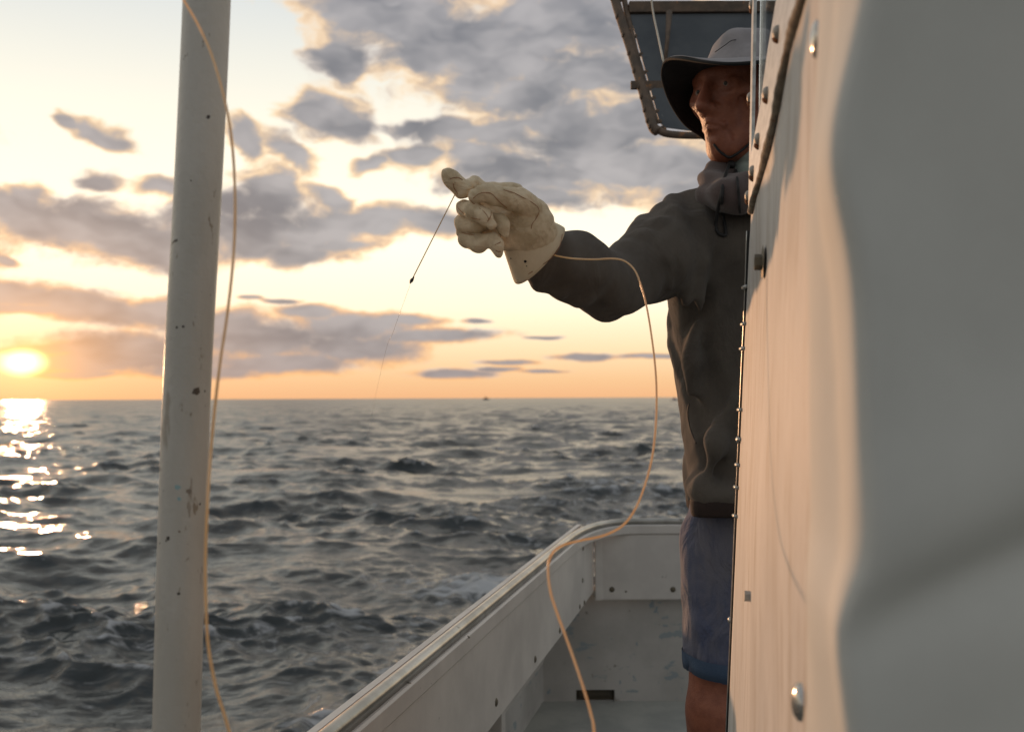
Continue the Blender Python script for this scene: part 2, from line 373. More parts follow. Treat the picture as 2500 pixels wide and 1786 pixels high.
# ------------------------------------------------------------------ materials
M = {}
M['white'] = mat('painted_board', (.53, .50, .465), (.64, .605, .56), .45, nscale=5, bump=.06, bscale=40, spots=[(22, .70, (.30, .28, .25), (1, 1, 1)), (60, .74, (.16, .13, .10), (1, 1, 1))])
M['scuffed'] = mat('scuffed_hull_paint', (.38, .365, .34), (.49, .47, .44), .6, nscale=4, bump=.1, bscale=30, spots=[(7, .60, (.25, .30, .32), (1, 1, 2.2)), (13, .66, (.22, .28, .32), (2, 1, 1)), (30, .66, (.24, .22, .19), (1, 1, 1))])
M['deck'] = mat('deck_paint', (.32, .325, .30), (.42, .42, .38), .7, nscale=6, bump=.3, bscale=120)
M['alu'] = mat('aluminium_rail', (.46, .45, .42), (.30, .29, .26), .28, .85, nscale=9, bump=.08, bscale=80, spots=[(30, .66, (.12, .10, .07), (1, 1, 1))])
M['rubber'] = mat('rubber_fender', (.10, .075, .05), (.05, .04, .03), .6, nscale=20)
M['steel'] = mat('bolt_steel', (.55, .53, .50), (.42, .40, .36), .22, .9, bump=.02)
M['oldbolt'] = mat('tarnished_bolt', (.10, .085, .06), (.16, .14, .10), .5, .5, nscale=80)
M['rustbolt'] = mat('painted_rusty_bolt', (.42, .40, .36), (.30, .26, .21), .45, .25, nscale=60, bump=.2, bscale=200, spots=[(110, .58, (.26, .09, .03), (1, 1, 1))])
M['rust'] = mat('rust', (.30, .10, .03), (.12, .045, .02), .85, nscale=90, bump=.4, bscale=200)
M['black'] = mat('black_cord', (.012, .012, .012), (.02, .018, .018), .7, nscale=50)
M['drain'] = mat('drain_lining', (.060, .050, .035), (.085, .07, .045), .8, nscale=20)
M['dark'] = mat('gap_shade_and_specks', (.01, .01, .01), None, .9)  # black: painted shade of the wall's edge gap, and plain specks on the glove

# ------------------------------------------------------------------ boat deck and bulwark
GZ = -.42; PZ = -.67; DZ = -1.06
def railx(y): return -.261+.232*(y-1.25)
deck = bpy.data.objects
bm = bmesh.new()
vs = [bm.verts.new(v) for v in ((-1.0, -1.2, DZ), (1.9, -1.2, DZ), (1.9, 3.75, DZ), (.06, 3.75, DZ))]
bm.faces.new(vs); r = bmesh.ops.extrude_face_region(bm, geom=bm.faces[:]); bmesh.ops.translate(bm, vec=(0, 0, -.05), verts=[g for g in r['geom'] if isinstance(g, bmesh.types.BMVert)])
dk = bmobj('deck', bm, M['deck']); tag(dk, kind='structure')
bul = empty('bulwark', (.2, 2.5, DZ)); tag(bul, 'white bulwark of the boat with a rounded metal rail running back to the stern corner', 'bulwark')
YN, YC, XC = -1.0, 3.5, .0
ux = Vector((.232, 1, 0)).normalized(); nin = Vector((ux.y, -ux.x, 0))     # along the side, and inboard
P1s = Vector((railx(YN), YN, 0)); P2s = Vector((railx(3.02), 3.02, 0)); TR = Vector((1.7, 3.5, 0)); TL = Vector((.43, 3.5, 0))
def arc(a, c, b, n=10):   # rounded corner
    return [a.lerp(c, t).lerp(c.lerp(b, t), t) for t in [i/n for i in range(n+1)]]
corner = Vector((railx(3.5)-.005, 3.5, 0))
path = [P1s.lerp(P2s, i/24) for i in range(24)]+arc(P2s, corner, TL)+[TL.lerp(TR, i/8) for i in range(1, 9)]
def sweep(name, prof, z0, m, parent, pth=path):
    """profile of (inboard offset, height) swept along the gunwale path"""
    v = []; f = []; k = len(prof)
    for i, q in enumerate(pth):
        t = (pth[min(i+1, len(pth)-1)]-pth[max(i-1, 0)]).normalized(); n_ = Vector((t.y, -t.x, 0))
        for a, b in prof: v.append(q+n_*a+Vector((0, 0, z0+b)))
    for i in range(len(pth)-1):
        for j in range(k): f.append((i*k+j, i*k+(j+1) % k, (i+1)*k+(j+1) % k, (i+1)*k+j))
    f.append(tuple(range(k-1, -1, -1))); f.append(tuple((len(pth)-1)*k+j for j in range(k)))
    return meshobj(name, v, f, m, parent)
prof = [(.002+.0115*(1-math.cos(a)), .010*math.sin(a)-.010) for a in [PI*i/10 for i in range(11)]]+[(.025, -.020), (.002, -.020)]
rail = sweep('rail', prof, GZ, M['alu'], bul)
lip = sweep('rail_lip', [(.010, 0), (.029, 0), (.033, -.003), (.033, -.030), (.030, -.033), (.010, -.033)], GZ-.021, M['white'], bul)
fend = sweep('rubbing_strake', [(-.007, -.006), (.003, -.002), (.003, -.035), (-.007, -.03)], GZ-.010, M['rubber'], bul)
pathp = [P1s.lerp(P2s, i/24) for i in range(24)]+[P2s.lerp(corner, t) for t in (0, .5, .94)]
side = sweep('side_panel', [(.012, 0), (.030, 0), (.030, PZ-GZ+.056), (.012, PZ-GZ+.056)], GZ-.0545, M['white'], bul, pathp)
for q_ in (side, lip, fend): q_.data.polygons.foreach_set('use_smooth', [False]*len(q_.data.polygons))
tp = slab('transom_panel', [Vector((.305, 3.47, GZ-.055)), Vector((1.7, 3.47, GZ-.055)), Vector((1.7, 3.47, -.70)), Vector((.305, 3.47, -.70))], (0, 1, 0), .02, M['white'], bul, .003)
cs = slab('corner_strip', [Vector((.283, 3.456, GZ-.07)), Vector((.312, 3.464, GZ-.07)), Vector((.312, 3.464, -.70)), Vector((.283, 3.456, -.70))], (0, 1, 0), .01, M['white'], bul, .003)
off_ = .155
slab('lower_side_wall', [P1s-nin*off_+Vector((0, 0, PZ+.05)), Vector((railx(3.6), 3.6, 0))-nin*off_+Vector((0, 0, PZ+.05)), Vector((railx(3.6), 3.6, 0))-nin*off_+Vector((0, 0, DZ)), P1s-nin*off_+Vector((0, 0, DZ))], -nin, .02, M['scuffed'], bul)
slab('side_shelf', [P1s-nin*off_+Vector((0, 0, PZ+.05)), Vector((railx(3.5), 3.5, 0))-nin*off_+Vector((0, 0, PZ+.05)), Vector((railx(3.5), 3.5, 0))+nin*.015+Vector((0, 0, PZ+.05)), P1s+nin*.015+Vector((0, 0, PZ+.05))], (0, 0, 1), .01, M['scuffed'], bul)
# outer hull skin down to the water
slab('hull_side', [P1s-nin*.03+Vector((0, 0, GZ-.03)), Vector((railx(3.55), 3.55, 0))-nin*.03+Vector((0, 0, GZ-.03)), Vector((railx(3.55), 3.55, 0))-nin*.19+Vector((0, 0, DZ)), P1s-nin*.19+Vector((0, 0, DZ))], -nin, .015, M['white'], bul)
slab('hull_side_below', [P1s-nin*.19+Vector((0, 0, DZ)), Vector((railx(3.55), 3.55, 0))-nin*.19+Vector((0, 0, DZ)), Vector((railx(3.4), 3.4, 0))-nin*.1+Vector((0, 0, SEA-.4)), P1s-nin*.1+Vector((0, 0, SEA-.4))], -nin, .015, M['white'], bul)
slab('hull_stern', [Vector((.42, 3.56, GZ-.03)), Vector((1.9, 3.56, GZ-.03)), Vector((1.9, 3.5, SEA-.4)), Vector((.36, 3.5, SEA-.4))], (0, 1, 0), .02, M['white'], bul)
# lower transom wall with a recessed drain slot
def tq(x0, x1, z0, z1, nm, m): return slab(nm, [Vector((x0, 3.515, z0)), Vector((x1, 3.515, z0)), Vector((x1, 3.515, z1)), Vector((x0, 3.515, z1))], (0, 1, 0), .02, m, bul, 0)
a_, b_ = at(1405, 1676, 3.515), at(1498, 1703, 3.515)
tq(.05, a_.x, -.66, DZ, 'lower_transom_wall', M['scuffed']); tq(b_.x, 1.8, -.66, DZ, 'lower_transom_wall', M['scuffed'])
tq(a_.x, b_.x, -.66, a_.z, 'lower_transom_wall', M['scuffed']); tq(a_.x, b_.x, b_.z, DZ, 'lower_transom_wall', M['scuffed'])
slab('drain_slot', [Vector((a_.x, 3.532, a_.z)), Vector((b_.x, 3.532, a_.z)), Vector((b_.x, 3.532, b_.z)), Vector((a_.x, 3.532, b_.z))], (0, 1, 0), .02, M['drain'], bul)
cap = catmull([at(1411, 1689, 3.508), at(1450, 1689, 3.508), at(1492, 1689, 3.508)], 4)
tube('drain_cap', cap, .0195, M['drain'], bul, 12)
# rib post and toe rail
ribm = bmesh.new(); q = Vector((railx(2.2), 2.2, 0)); box(ribm, q-nin*.06+Vector((0, 0, (PZ+.05+DZ)/2)), (.16, .035, PZ+.05-DZ), Matrix.Rotation(-math.atan(.245), 3, 'Z'), .004)
bmobj('rib', ribm, M['scuffed'], bul)
# bolts
def dome(bm, c, n_, r, h, seg=10):
    n_ = Vector(n_).normalized(); a = n_.orthogonal().normalized(); b = n_.cross(a); rings = []
    for ri, hi in ((1, 0), (.95, .45), (.7, .8), (.35, .97)):
        rings.append([bm.verts.new(c+(a*math.cos(2*PI*k/seg)+b*math.sin(2*PI*k/seg))*r*ri+n_*h*hi) for k in range(seg)])
    top = bm.verts.new(c+n_*h)
    for i in range(3):
        for k in range(seg): bm.faces.new((rings[i][k], rings[i][(k+1) % seg], rings[i+1][(k+1) % seg], rings[i+1][k]))
    for k in range(seg): bm.faces.new((rings[3][k], rings[3][(k+1) % seg], top))
bsrc = bmesh.new(); dome(bsrc, Vector((0, 0, 0)), (0, 0, 1), 1, .55)
bme = bpy.data.meshes.new('bolt'); bmesh.ops.recalc_face_normals(bsrc, faces=bsrc.faces); bsrc.to_mesh(bme); bsrc.free()
for pl in bme.polygons: pl.use_smooth = True
def bolt(c, n_, r, m, parent, name='bolt', sc=None):
    me = bme.copy(); me.materials.clear(); me.materials.append(m)
    o = bpy.data.objects.new(name, me); COL.objects.link(o); o.parent = parent
    Q = Vector(n_).to_track_quat('Z', 'Y').to_matrix().to_4x4()
    mw = Matrix.Translation(c) @ Q @ Matrix.Diagonal((r, r, r*(sc or 1), 1))
    o.matrix_basis = Matrix.Translation(-parent.location) @ mw; return o
bpy.context.view_layer.update()
bvb = bvh_of_children = None
def bvhp(objs): return bvh_of(*objs)
for o in (side, tp, lip, cs): pass
bv = bvhp([side, tp, lip])
# (bulwark children are stored in world coordinates with an inverse parent matrix)
for px, py, r in ((1423, 1338, .008), (1422, 1416, .008), (1426, 1470, .008), (1415, 1480, .008), (1366, 1538, .009), (1306, 1608, .009), (1211, 1713, .009), (1494, 1438, .010), (1643, 1438, .010), (1528, 1443, .004),
                  (1144, 1553, .0035), (999, 1666, .0035), (863, 1770, .0035), (1503, 1276, .004), (1580, 1276, .004), (1027, 1678, .002), (1053, 1667, .002)):
    d = ray(px, py); h = bv.ray_cast(Vector(), d)
    if h[0]: 
        nn = h[1] if h[1].dot(d) < 0 else -h[1]
        bolt(h[0]-nn*.001, nn, r, M['oldbolt'], bul)

# ------------------------------------------------------------------ cabin wall
WX, WS, WL = .323, .165, .035                   # wall plane x = WX + WS (y-1.4) + WL z
def wallx(y, z): return WX+WS*(y-1.4)+WL*z
WN = Vector((-1, WS, WL)).normalized()
def wp(px, py, off=0.0):
    d = ray(px, py); t = (WX-WS*1.4)/(d.x-WS*d.y-WL*d.z); return d*t+WN*off
cabin = empty('cabin_wall', (.33, 1.0, DZ)); tag(cabin, 'weathered white cabin side wall with a bolted corner window, rust marks and riveted edge', 'wall')
def stain(c, co):
    ms = N.new('ShaderNodeMapping'); L.new(co, ms.inputs[0]); ms.inputs['Scale'].default_value = (1, 7, .9)
    c = mixc(mr(noise(ms.outputs[0], 6, 6, .65), .47, .64, 0, .7), c, (.37, .33, .28))
    ms = N.new('ShaderNodeMapping'); L.new(co, ms.inputs[0]); ms.inputs['Scale'].default_value = (1, 16, 1.2)
    return mixc(mr(noise(ms.outputs[0], 18, 6, .7), .56, .70, 0, .6), c, (.30, .25, .20))
M['wall'] = mat('weathered_wall_paint', (.58, .56, .53), (.47, .455, .43), .62, nscale=3, stretch=(1, 2, .8), bump=.3, bscale=26, bstretch=(1, 5, 1), spec=.3, extra=stain)
M['wall_metal'] = mat('dull_aluminium', (.50, .50, .48), (.36, .36, .34), .35, .7, nscale=30, stretch=(1, 1, 3), bump=.1, spots=[(60, .68, (.25, .10, .03), (1, 1, 1))])
M['gasket'] = mat('old_sealant', (.16, .13, .10), (.30, .26, .20), .8, nscale=60, bump=.5, bscale=150, spots=[(90, .62, (.22, .08, .03), (1, 1, 1))])
far = [wp(1777, 1786), wp(1800, 1250), wp(1815, 900), wp(1829, 600), wp(1834, 520)]
gas = [wp(1836, 519), wp(1869, 405), wp(1899, 280), wp(1931, 118), wp(1963, 0)]
def interp(z, pts):
    zs = [q.z for q in pts]; ys = [q.y for q in pts]; return float(np.interp(z, zs, ys))
gslope = (gas[-1].y-gas[-2].y)/(gas[-1].z-gas[-2].z)
def yfar(z):
    if z <= far[0].z: return far[0].y
    if z <= far[-1].z: return interp(z, far)
    if z <= gas[-1].z: return interp(z, gas)
    return max(.60, gas[-1].y+gslope*(z-gas[-1].z))
zs = sorted(set([DZ+.005]+[far[0].z, far[-1].z, gas[0].z+.0005]+list(np.linspace(DZ, 1.0, 110))))
zs = [z for z in zs if z >= DZ+.004]
V = []; Fq = []; nc = 60
for z in zs:
    y1 = yfar(z)
    for j in range(nc+1):
        y = .56+(y1-.56)*j/nc
        e = min(1, (y1-y)/.12)*min(1, (y-.56)/.05)
        dsp = e*(.0022*math.sin(7*z+9*y)+.0014*math.sin(23*y-5*z+1)+.001*math.sin(13*z+3*y))
        V.append(Vector((wallx(y, z), y, z))+WN*dsp)
for i in range(len(zs)-1):
    for j in range(nc): Fq.append((i*(nc+1)+j, i*(nc+1)+j+1, (i+1)*(nc+1)+j+1, (i+1)*(nc+1)+j))
panel = meshobj('wall_panel', V, Fq, M['wall'], cabin)
sm = panel.modifiers.new('thickness', 'SOLIDIFY'); sm.thickness = .006; sm.offset = 1 if panel.data.polygons[0].normal.dot(WN) < 0 else -1
# window: glass, bolted frame strip, sealant line, rear edge post
gl = bpy.data.materials.new('window_glass'); gl.use_nodes = True; p = gl.node_tree.nodes['Principled BSDF']
p.inputs['Base Color'].default_value = (.86, .88, .88, 1); p.inputs['Roughness'].default_value = .03; p.inputs['Transmission Weight'].default_value = 1; p.inputs['IOR'].default_value = 1.02
p.inputs['Coat Weight'].default_value = .25
ginner = [(1842, 372), (1864, 259), (1882, 130), (1905, 0), (1928, -110)]
gouter = [(1837, 514), (1868, 402), (1897, 279), (1929, 117), (1961, 0), (1990, -110)]
winf = [(1838, 514), (1842, 370)]+ginner[1:]+[(1990, -110)]+gouter[::-1][1:-1]
slab('window_frame', [wp(a, b, .001) for a, b in winf], WN, .003, M['wall_metal'], cabin, 0)
slab('window_pane', [wp(a, b, -.004) for a, b in [(1843, 372), (1866, 259), (1884, 130), (1907, 0), (1930, -110), (1850, -110)]], -WN, .003, gl, cabin, 0)
gp = catmull([wp(a, b, .003) for a, b in [(1838, 517), (1869, 403), (1899, 279), (1931, 117), (1964, 0), (1994, -110)]], 16)
rr = [.0040+.0003*math.sin(i*1.7)+.0007*math.sin(i*.37) for i in range(len(gp))]
tube('sealant_bead', gp, rr, M['gasket'], cabin, 8)
post = [wp(a, b, .0) for a, b in [(1834, 520), (1839, 240), (1843, 0), (1846, -110)]]
post2 = [wp(a, b, .0) for a, b in [(1850, -110), (1848, 0), (1844, 240), (1839, 520)]]
slab('window_edge_bar', post+post2, WN, .004, M['wall_metal'], cabin, 0)
for a, b in ((1910, 80), (1883, 228), (1861, 340), (1847, 418)):
    bolt(wp(a, b, .003), WN, .0075, M['rustbolt'], cabin, 'frame_bolt', 1.6)
    c = [wp(a-1, b+6, .006), wp(a-.5, b+16, .0065), wp(a-.5, b+25, .004)]
    tube('rust_run', catmull(c, 4), [.0018, .002, .0024, .0028, .003, .0028, .0024, .0018, .001], M['rust'], cabin, 6)
for a, b in ((1843, 12), (1838, 238), (1833, 478)):
    bolt(wp(a, b, .003), WN, .007, M['rustbolt'], cabin, 'edge_rivet', 1.3)
    tube('rust_run', catmull([wp(a-.5, b+8, .006), wp(a-.5, b+22, .004)], 4), [.0015, .0022, .0025, .002, .001], M['rust'], cabin, 6)
# slotted edge flange down the rear edge
fl = [(1829, 560), (1822, 760), (1815, 905), (1808, 1072), (1800, 1250), (1790, 1490), (1777, 1786), (1768, 2000)]
out = catmull([wp(a, b, .0)+Vector((.0005, .012, 0)) for a, b in fl], 8)
tube('edge_flange', out, .0016, M['wall_metal'], cabin, 6)
tube('edge_shadow_gap', [q+Vector((.002, -.004, 0)) for q in out], .0035, M['dark'], cabin, 6)
for a, b in ((1821, 790), (1812, 1000), (1809, 1072), (1806, 1135), (1803, 1190), (1800, 1260), (1824, 700), (1818, 850)):
    q = wp(a, b, .001); tube('edge_clip', [q+Vector((-.001, -.004, 0)), q+Vector((-.0015, .013, 0))], .0028, M['wall_metal'], cabin, 6)
for a, b in ((1809, 1074), (1788, 1517)): bolt(wp(a, b, .001)+Vector((0, .01, 0)), WN, .0055, M['steel'], cabin, 'edge_rivet', 1.2)
# loose bolts on the wall face
for a, b, r in ((2001, 95, .0135), (1957, 1712, .0135)): bolt(wp(a, b, .0), WN, r, M['steel'], cabin, 'wall_bolt', .9)
def hexbolt(a, b, r, washer, m):
    bolt(wp(a, b, .0), WN, washer, m, cabin, 'washer', .15)
    bm = bmesh.new(); bmesh.ops.create_cone(bm, cap_ends=True, segments=6, radius1=r, radius2=r, depth=.008)
    bmesh.ops.rotate(bm, cent=(0, 0, 0), matrix=WN.to_track_quat('Z', 'Y').to_matrix(), verts=bm.verts); bmesh.ops.translate(bm, vec=wp(a, b, .005), verts=bm.verts)
    bmobj('hex_bolt', bm, m, cabin)
hexbolt(1862, 640, .009, .019, M['oldbolt']); hexbolt(1837, 1455, .006, .013, M['wall_metal'])

# ------------------------------------------------------------------ tarpaulin round the near end of the wall
M['tarp'] = mat('grey_tarpaulin', (.52, .52, .485), (.58, .58, .54), .75, nscale=4, bump=.1, bscale=25)
edge = [(-400, 2180), (-50, 2135), (120, 2095), (250, 2062), (330, 2050), (420, 2052), (520, 2076), (620, 2100), (750, 2113), (950, 2120), (1200, 2120), (1330, 2116), (1420, 2098), (1480, 2068), (1600, 2062), (1700, 2076), (1900, 2100), (2400, 2090)]
ey = [e[0] for e in edge]; ex = [e[1] for e in edge]
V = []; Fq = []; rows = 150; cols = 56
for i in range(rows+1):
    py = -400+2800*i/rows; pxe = float(np.interp(py, ey, ex))
    if 0 < i < rows: pxe = sum(float(np.interp(py+o, ey, ex)) for o in (-60, -30, 0, 30, 60))/5
    cpt = at(pxe, py, .475)
    for j in range(cols+1):
        s = j/cols
        if s < .3:        # lit part lying against the wall, bulging out of it
            t = s/.3; q0 = Vector((wallx(.66, cpt.z)-.001, .66, cpt.z)); q = q0.lerp(cpt, t)
            bulge = .008*math.sin(PI*t)*(1+.4*math.sin(cpt.z*9+1))*math.sin(PI*t*1.5+1.2*math.sin(cpt.z*5))
            q = q+WN*abs(bulge)*.8+WN*.0035*min(1, t*8)
        else:             # part facing the deck, hanging in soft folds
            t = (s-.3)/.7; u = t*.62
            crease_z = -.115+.62*t+.05*t*t   # slanting crease
            g_ = cpt.z-(-.118+.42*u)
            fold = .010*math.sin(u*16+1.1*math.sin(cpt.z*6))*min(1, t*4)+.012*math.exp(-(g_/.018)**2)*min(1, t*8+.25)-.009*math.exp(-((g_-.045)/.045)**2)-.005*math.exp(-((g_+.05)/.03)**2)*min(1, t*6)
            q = cpt+Vector((u-.004*(1-math.exp(-t*30)), -.035*(1-math.exp(-u*14))*0+fold+.02*(1-math.exp(-u*30)), 0))
        V.append(q)
for i in range(rows):
    for j in range(cols): Fq.append((i*(cols+1)+j, (i+1)*(cols+1)+j, (i+1)*(cols+1)+j+1, i*(cols+1)+j+1))
tarp = meshobj('tarpaulin', V, Fq, M['tarp']); tag(tarp, 'out of focus grey tarpaulin wrapped round the near end of the cabin wall', 'tarpaulin')
sm = tarp.modifiers.new('thickness', 'SOLIDIFY'); sm.thickness = .002
sb = tarp.modifiers.new('soft', 'SUBSURF'); sb.levels = 1; sb.render_levels = 1

# ------------------------------------------------------------------ pole
def chips(c, co):
    for (px, py, r, cc) in POLEMARKS:
        h = polehit(px, py); n = N.new('ShaderNodeVectorMath'); n.operation = 'DISTANCE'
        n2 = N.new('ShaderNodeVectorMath'); n2.operation = 'MULTIPLY_ADD'
        nz = N.new('ShaderNodeTexNoise'); nz.inputs['Scale'].default_value = 420; L.new(co, nz.inputs['Vector'])
        L.new(nz.outputs['Color'], n2.inputs[0]); n2.inputs[1].default_value = (r*1.6,)*3; L.new(co, n2.inputs[2])
        L.new(n2.outputs[0], n.inputs[0]); n.inputs[1].default_value = h+Vector((r*.8,)*3)
        c = mixc(mr(n.outputs['Value'], r*.8, r, 1, 0), c, cc)
    return c
pc = [at(507, -180, 1.0), at(505, 0, 1.0), at(484, 450, 1.0), at(459, 900, 1.0), at(443, 1340, 1.0), at(431, 1786, 1.0), at(425, 2010, 1.0)]
POLR = .0232
def polehit(px, py):
    a = at(float(np.interp(py, [0, 450, 900, 1340, 1786], [505, 484, 459, 443, 431])), py, 1.0)
    dx = (px-float(np.interp(py, [0, 450, 900, 1340, 1786], [505, 484, 459, 443, 431])))/FP
    return a+Vector((dx, -math.sqrt(max(POLR**2-dx*dx, 0)), 0))
dkc = (.035, .028, .022)
POLEMARKS = [(523, 299, .0022, dkc), (485, 454, .0009, dkc), (493, 955, .0042, (.07, .055, .045)), (477, 1195, .0028, (.20, .17, .14)), (429, 1306, .0022, dkc), (424, 1312, .0012, dkc), (456, 1290, .0013, (.12, .07, .04)), (455, 1438, .0018, dkc), (404, 1319, .0012, dkc),
             (403, 1143, .0018, dkc), (393, 1775, .0018, dkc), (436, 1772, .0018, dkc), (508, 955, .0014, dkc), (453, 1184, .0028, (.25, .38, .40)), (456, 1212, .0022, (.25, .38, .40)), (450, 803, .0014, dkc), (466, 801, .0014, dkc), (497, 1227, .0014, dkc),
             (423, 608, .0013, dkc), (428, 604, .0013, dkc), (433, 600, .0015, dkc), (438, 597, .0015, dkc), (443, 595, .0016, dkc), (448, 594, .0014, dkc), (419, 612, .0011, dkc)]
M['pole'] = mat('chipped_cream_paint', (.42, .405, .36), (.50, .485, .44), .42, nscale=10, stretch=(1, 1, .3), bump=.30, bscale=110, spots=[(18, .65, (.31, .28, .23), (1, 1, .25)), (40, .66, (.27, .24, .20), (1, 1, .3)), (55, .65, (.22, .18, .13), (1, 1, .35)), (120, .69, (.12, .09, .07), (1, 1, .7))], extra=chips)
pole = empty('pole', pc[-1]); tag(pole, 'cream painted metal pole with chipped paint standing on the boat rail', 'pole')
tube('shaft', catmull(pc, 6), POLR, M['pole'], pole, 40)
bm = bmesh.new(); bmesh.ops.create_cone(bm, cap_ends=True, segments=32, radius1=.05, radius2=.05, depth=.01); bmesh.ops.translate(bm, vec=Vector((pc[-1].x, pc[-1].y, GZ-.002)), verts=bm.verts); bmobj('foot_flange', bm, M['pole'], pole)

# ------------------------------------------------------------------ overhead platform seen from below (upper right)
M['plat'] = mat('blue_grey_panel', (.055, .064, .074), (.08, .090, .098), .6, nscale=7, bump=.15, bscale=30, spots=[(16, .66, (.06, .07, .08), (1, 1, 1)), (50, .72, (.30, .30, .28), (1, 1, 1))])
M['rbar'] = mat('rusty_steel_bar', (.11, .085, .065), (.17, .12, .085), .7, .3, nscale=35, bump=.5, bscale=90, spots=[(26, .62, (.32, .16, .07), (1, 1, 1))])
def op(px, py, off=0.0): return at(px, py, 2.75-.0006*(py-150)+off)
hat_ = empty('overhead_platform', op(1700, 150)); tag(hat_, 'blue grey overhead platform with a rusty welded frame above the fisherman', 'platform')
slab('platform_panel', [op(1538, 36), op(1990, 30), op(1990, 322), op(1700, 322), op(1625, 312), op(1611, 300)], Vector((0, 1, .25)).normalized(), .01, M['plat'], hat_, 0)
outl = catmull([op(1478, -120), op(1502, 0), op(1540, 120), op(1572, 230), op(1592, 305), op(1606, 322)], 8)
tube('side_bar', outl, .0135, M['rbar'], hat_, 10)
tube('side_bar', catmull([op(1512, -60, .004), op(1524, 0, .004), op(1548, 110, .004), op(1578, 220, .004), op(1602, 300, .004)], 8), .0085, M['rbar'], hat_, 8)
tube('bottom_bar', catmull([op(1600, 312), op(1622, 325), op(1660, 330), op(1720, 331), op(1850, 331), op(1990, 331)], 8), .010, M['rbar'], hat_, 10)
bm = bmesh.new(); c0 = (op(1535, 20)+op(1990, 20))/2; box(bm, c0, ((op(1990, 20)-op(1535, 20)).length, .03, .032), None, .003); bmobj('top_beam', bm, M['rbar'], hat_)
bm = bmesh.new(); c0 = (op(1612, 208)+op(1700, 208))/2; box(bm, c0, (.26, .012, .022), None, .002); bmobj('cross_bar', bm, M['rbar'], hat_)
for i in range(11):      # welded tabs joining the bars, sky shows in the gaps
    t = (i+.5)/11; k = t*(len(outl)-9)+7; q = outl[int(k)]; bm = bmesh.new(); box(bm, q+Vector((.014, .003, 0)), (.030, .010, .009), Matrix.Rotation(-.25, 3, 'Y'), .002); bmobj('weld_tab', bm, M['rbar'], hat_)
    bolt(q+Vector((-.012, -.004, .004)), (-1, -.2, 0), .008, M['rbar'], hat_, 'weld_bead', .8)
tube('hanging_rod', [op(1634, 30, -.05), op(1630, 90, -.05), op(1624, 150, -.05)], [.009, .006, .005], M['rbar'], hat_, 8)
tube('top_bar', [op(1478, -120), op(2050, -130)], .02, M['rbar'], hat_, 8)

# ------------------------------------------------------------------ fisherman
man = empty('person', at(1850, 1800, 1.9)); man.location.z = DZ
tag(man, 'older man in a wide brimmed sun hat and dark sweatshirt reaching out his gloved hand', 'person')
HC = at(1812, 238, 1.85)
yaw = math.radians(52); hf = Vector((-math.sin(yaw), -math.cos(yaw), -.10)).normalized(); hs = hf.cross(Vector((0, 0, 1))).normalized(); hu = hs.cross(hf)
HM = [list(hf), list(hs), list(hu)]
def hp(f, s, u): return HC+hf*f+hs*s+hu*u
skin = mat('weathered_skin', (.23, .072, .038), (.31, .105, .055), .5, nscale=40, bump=.35, bscale=220, spots=[(70, .66, (.28, .09, .05), (1, 1, 1))])
lo = [HC.x-.17, HC.y-.17, HC.z-.20]; hi = [HC.x+.17, HC.y+.17, HC.z+.16]
f = Field(lo, hi, .0022)
f.F = f.ell(hp(-.012, 0, .030), (.098, .077, .085), HM)
f.add(f.ell(hp(.026, 0, -.030), (.066, .060, .083), HM), .03)
f.add(f.cone(hp(.068, 0, -.098), hp(.070, 0, -.092), .021, .020), .025)
for s in (-1, 1):
    f.add(f.cone(hp(-.005, s*.055, -.055), hp(.055, s*.018, -.098), .020, .016), .03)
    f.add(f.cone(hp(.080, s*.010, .034), hp(.066, s*.046, .034), .011, .010), .014)         # brow
    f.add(f.cone(hp(.066, s*.045, -.006), hp(.05, s*.055, -.01), .018, .016), .022)          # cheekbone
    f.sub(f.cone(hp(.100, s*.028, .012), hp(.094, s*.044, .009), .0170, .014), .006)          # socket
    f.add(f.cone(hp(.0735, s*.032, .012), hp(.0735, s*.033, .012), .0135, .0135), .003)      # eyeball
    f.add(f.cone(hp(.083, s*.020, .017), hp(.076, s*.044, .016), .0045, .0045), .004)       # upper lid
    f.add(f.cone(hp(.083, s*.021, .004), hp(.076, s*.043, .004), .004, .004), .006)          # lower lid bag
    f.add(f.cone(hp(.100, s*.012, -.029), hp(.094, s*.015, -.030), .0085, .007), .006)       # nostril wing
    f.sub(f.cone(hp(.110, s*.0065, -.040), hp(.106, s*.007, -.036), .003, .003), .003)
    f.sub(f.cone(hp(.099, s*.021, -.028), hp(.083, s*.037, -.070), .0042, .0035), .005)
    f.sub(f.cone(hp(.068, s*.052, -.02), hp(.062, s*.050, -.060), .006, .006), .014)
    for q_ in (0, 1, 2): f.sub(f.cone(hp(.066, s*.052, .006-.006*q_), hp(.052, s*.062, .012-.012*q_), .0012, .0010), .003)      # nasolabial fold
    f.sub(f.cone(hp(.086, s*.026, -.066), hp(.074, s*.030, -.086), .0018, .0018), .006)
    f.add(f.ell(hp(-.012, s*.078, -.002), (.016, .008, .031), HM), .006)                     # ear
    f.sub(f.ell(hp(-.010, s*.087, .002), (.009, .006, .018), HM), .005)
f.add(f.cone(hp(.086, 0, .026), hp(.116, 0, -.024), .0075, .0125), .008)                      # nose
f.add(f.cone(hp(.088, 0, -.040), hp(.086, 0, -.070), .014, .013), .02)                        # muzzle
for s in (-1, 1):
    f.add(f.cone(hp(.0995, 0, -.051), hp(.086, s*.025, -.060), .0048, .003), .005)
    f.add(f.cone(hp(.0985, 0, -.064), hp(.086, s*.022, -.064), .0055, .003), .005)
    f.sub(f.cone(hp(.1050, 0, -.0565), hp(.090, s*.028, -.068), .0024, .0022), .0025)
f.sub(f.cone(hp(.102, -.012, -.077), hp(.102, .012, -.077), .006, .006), .01)
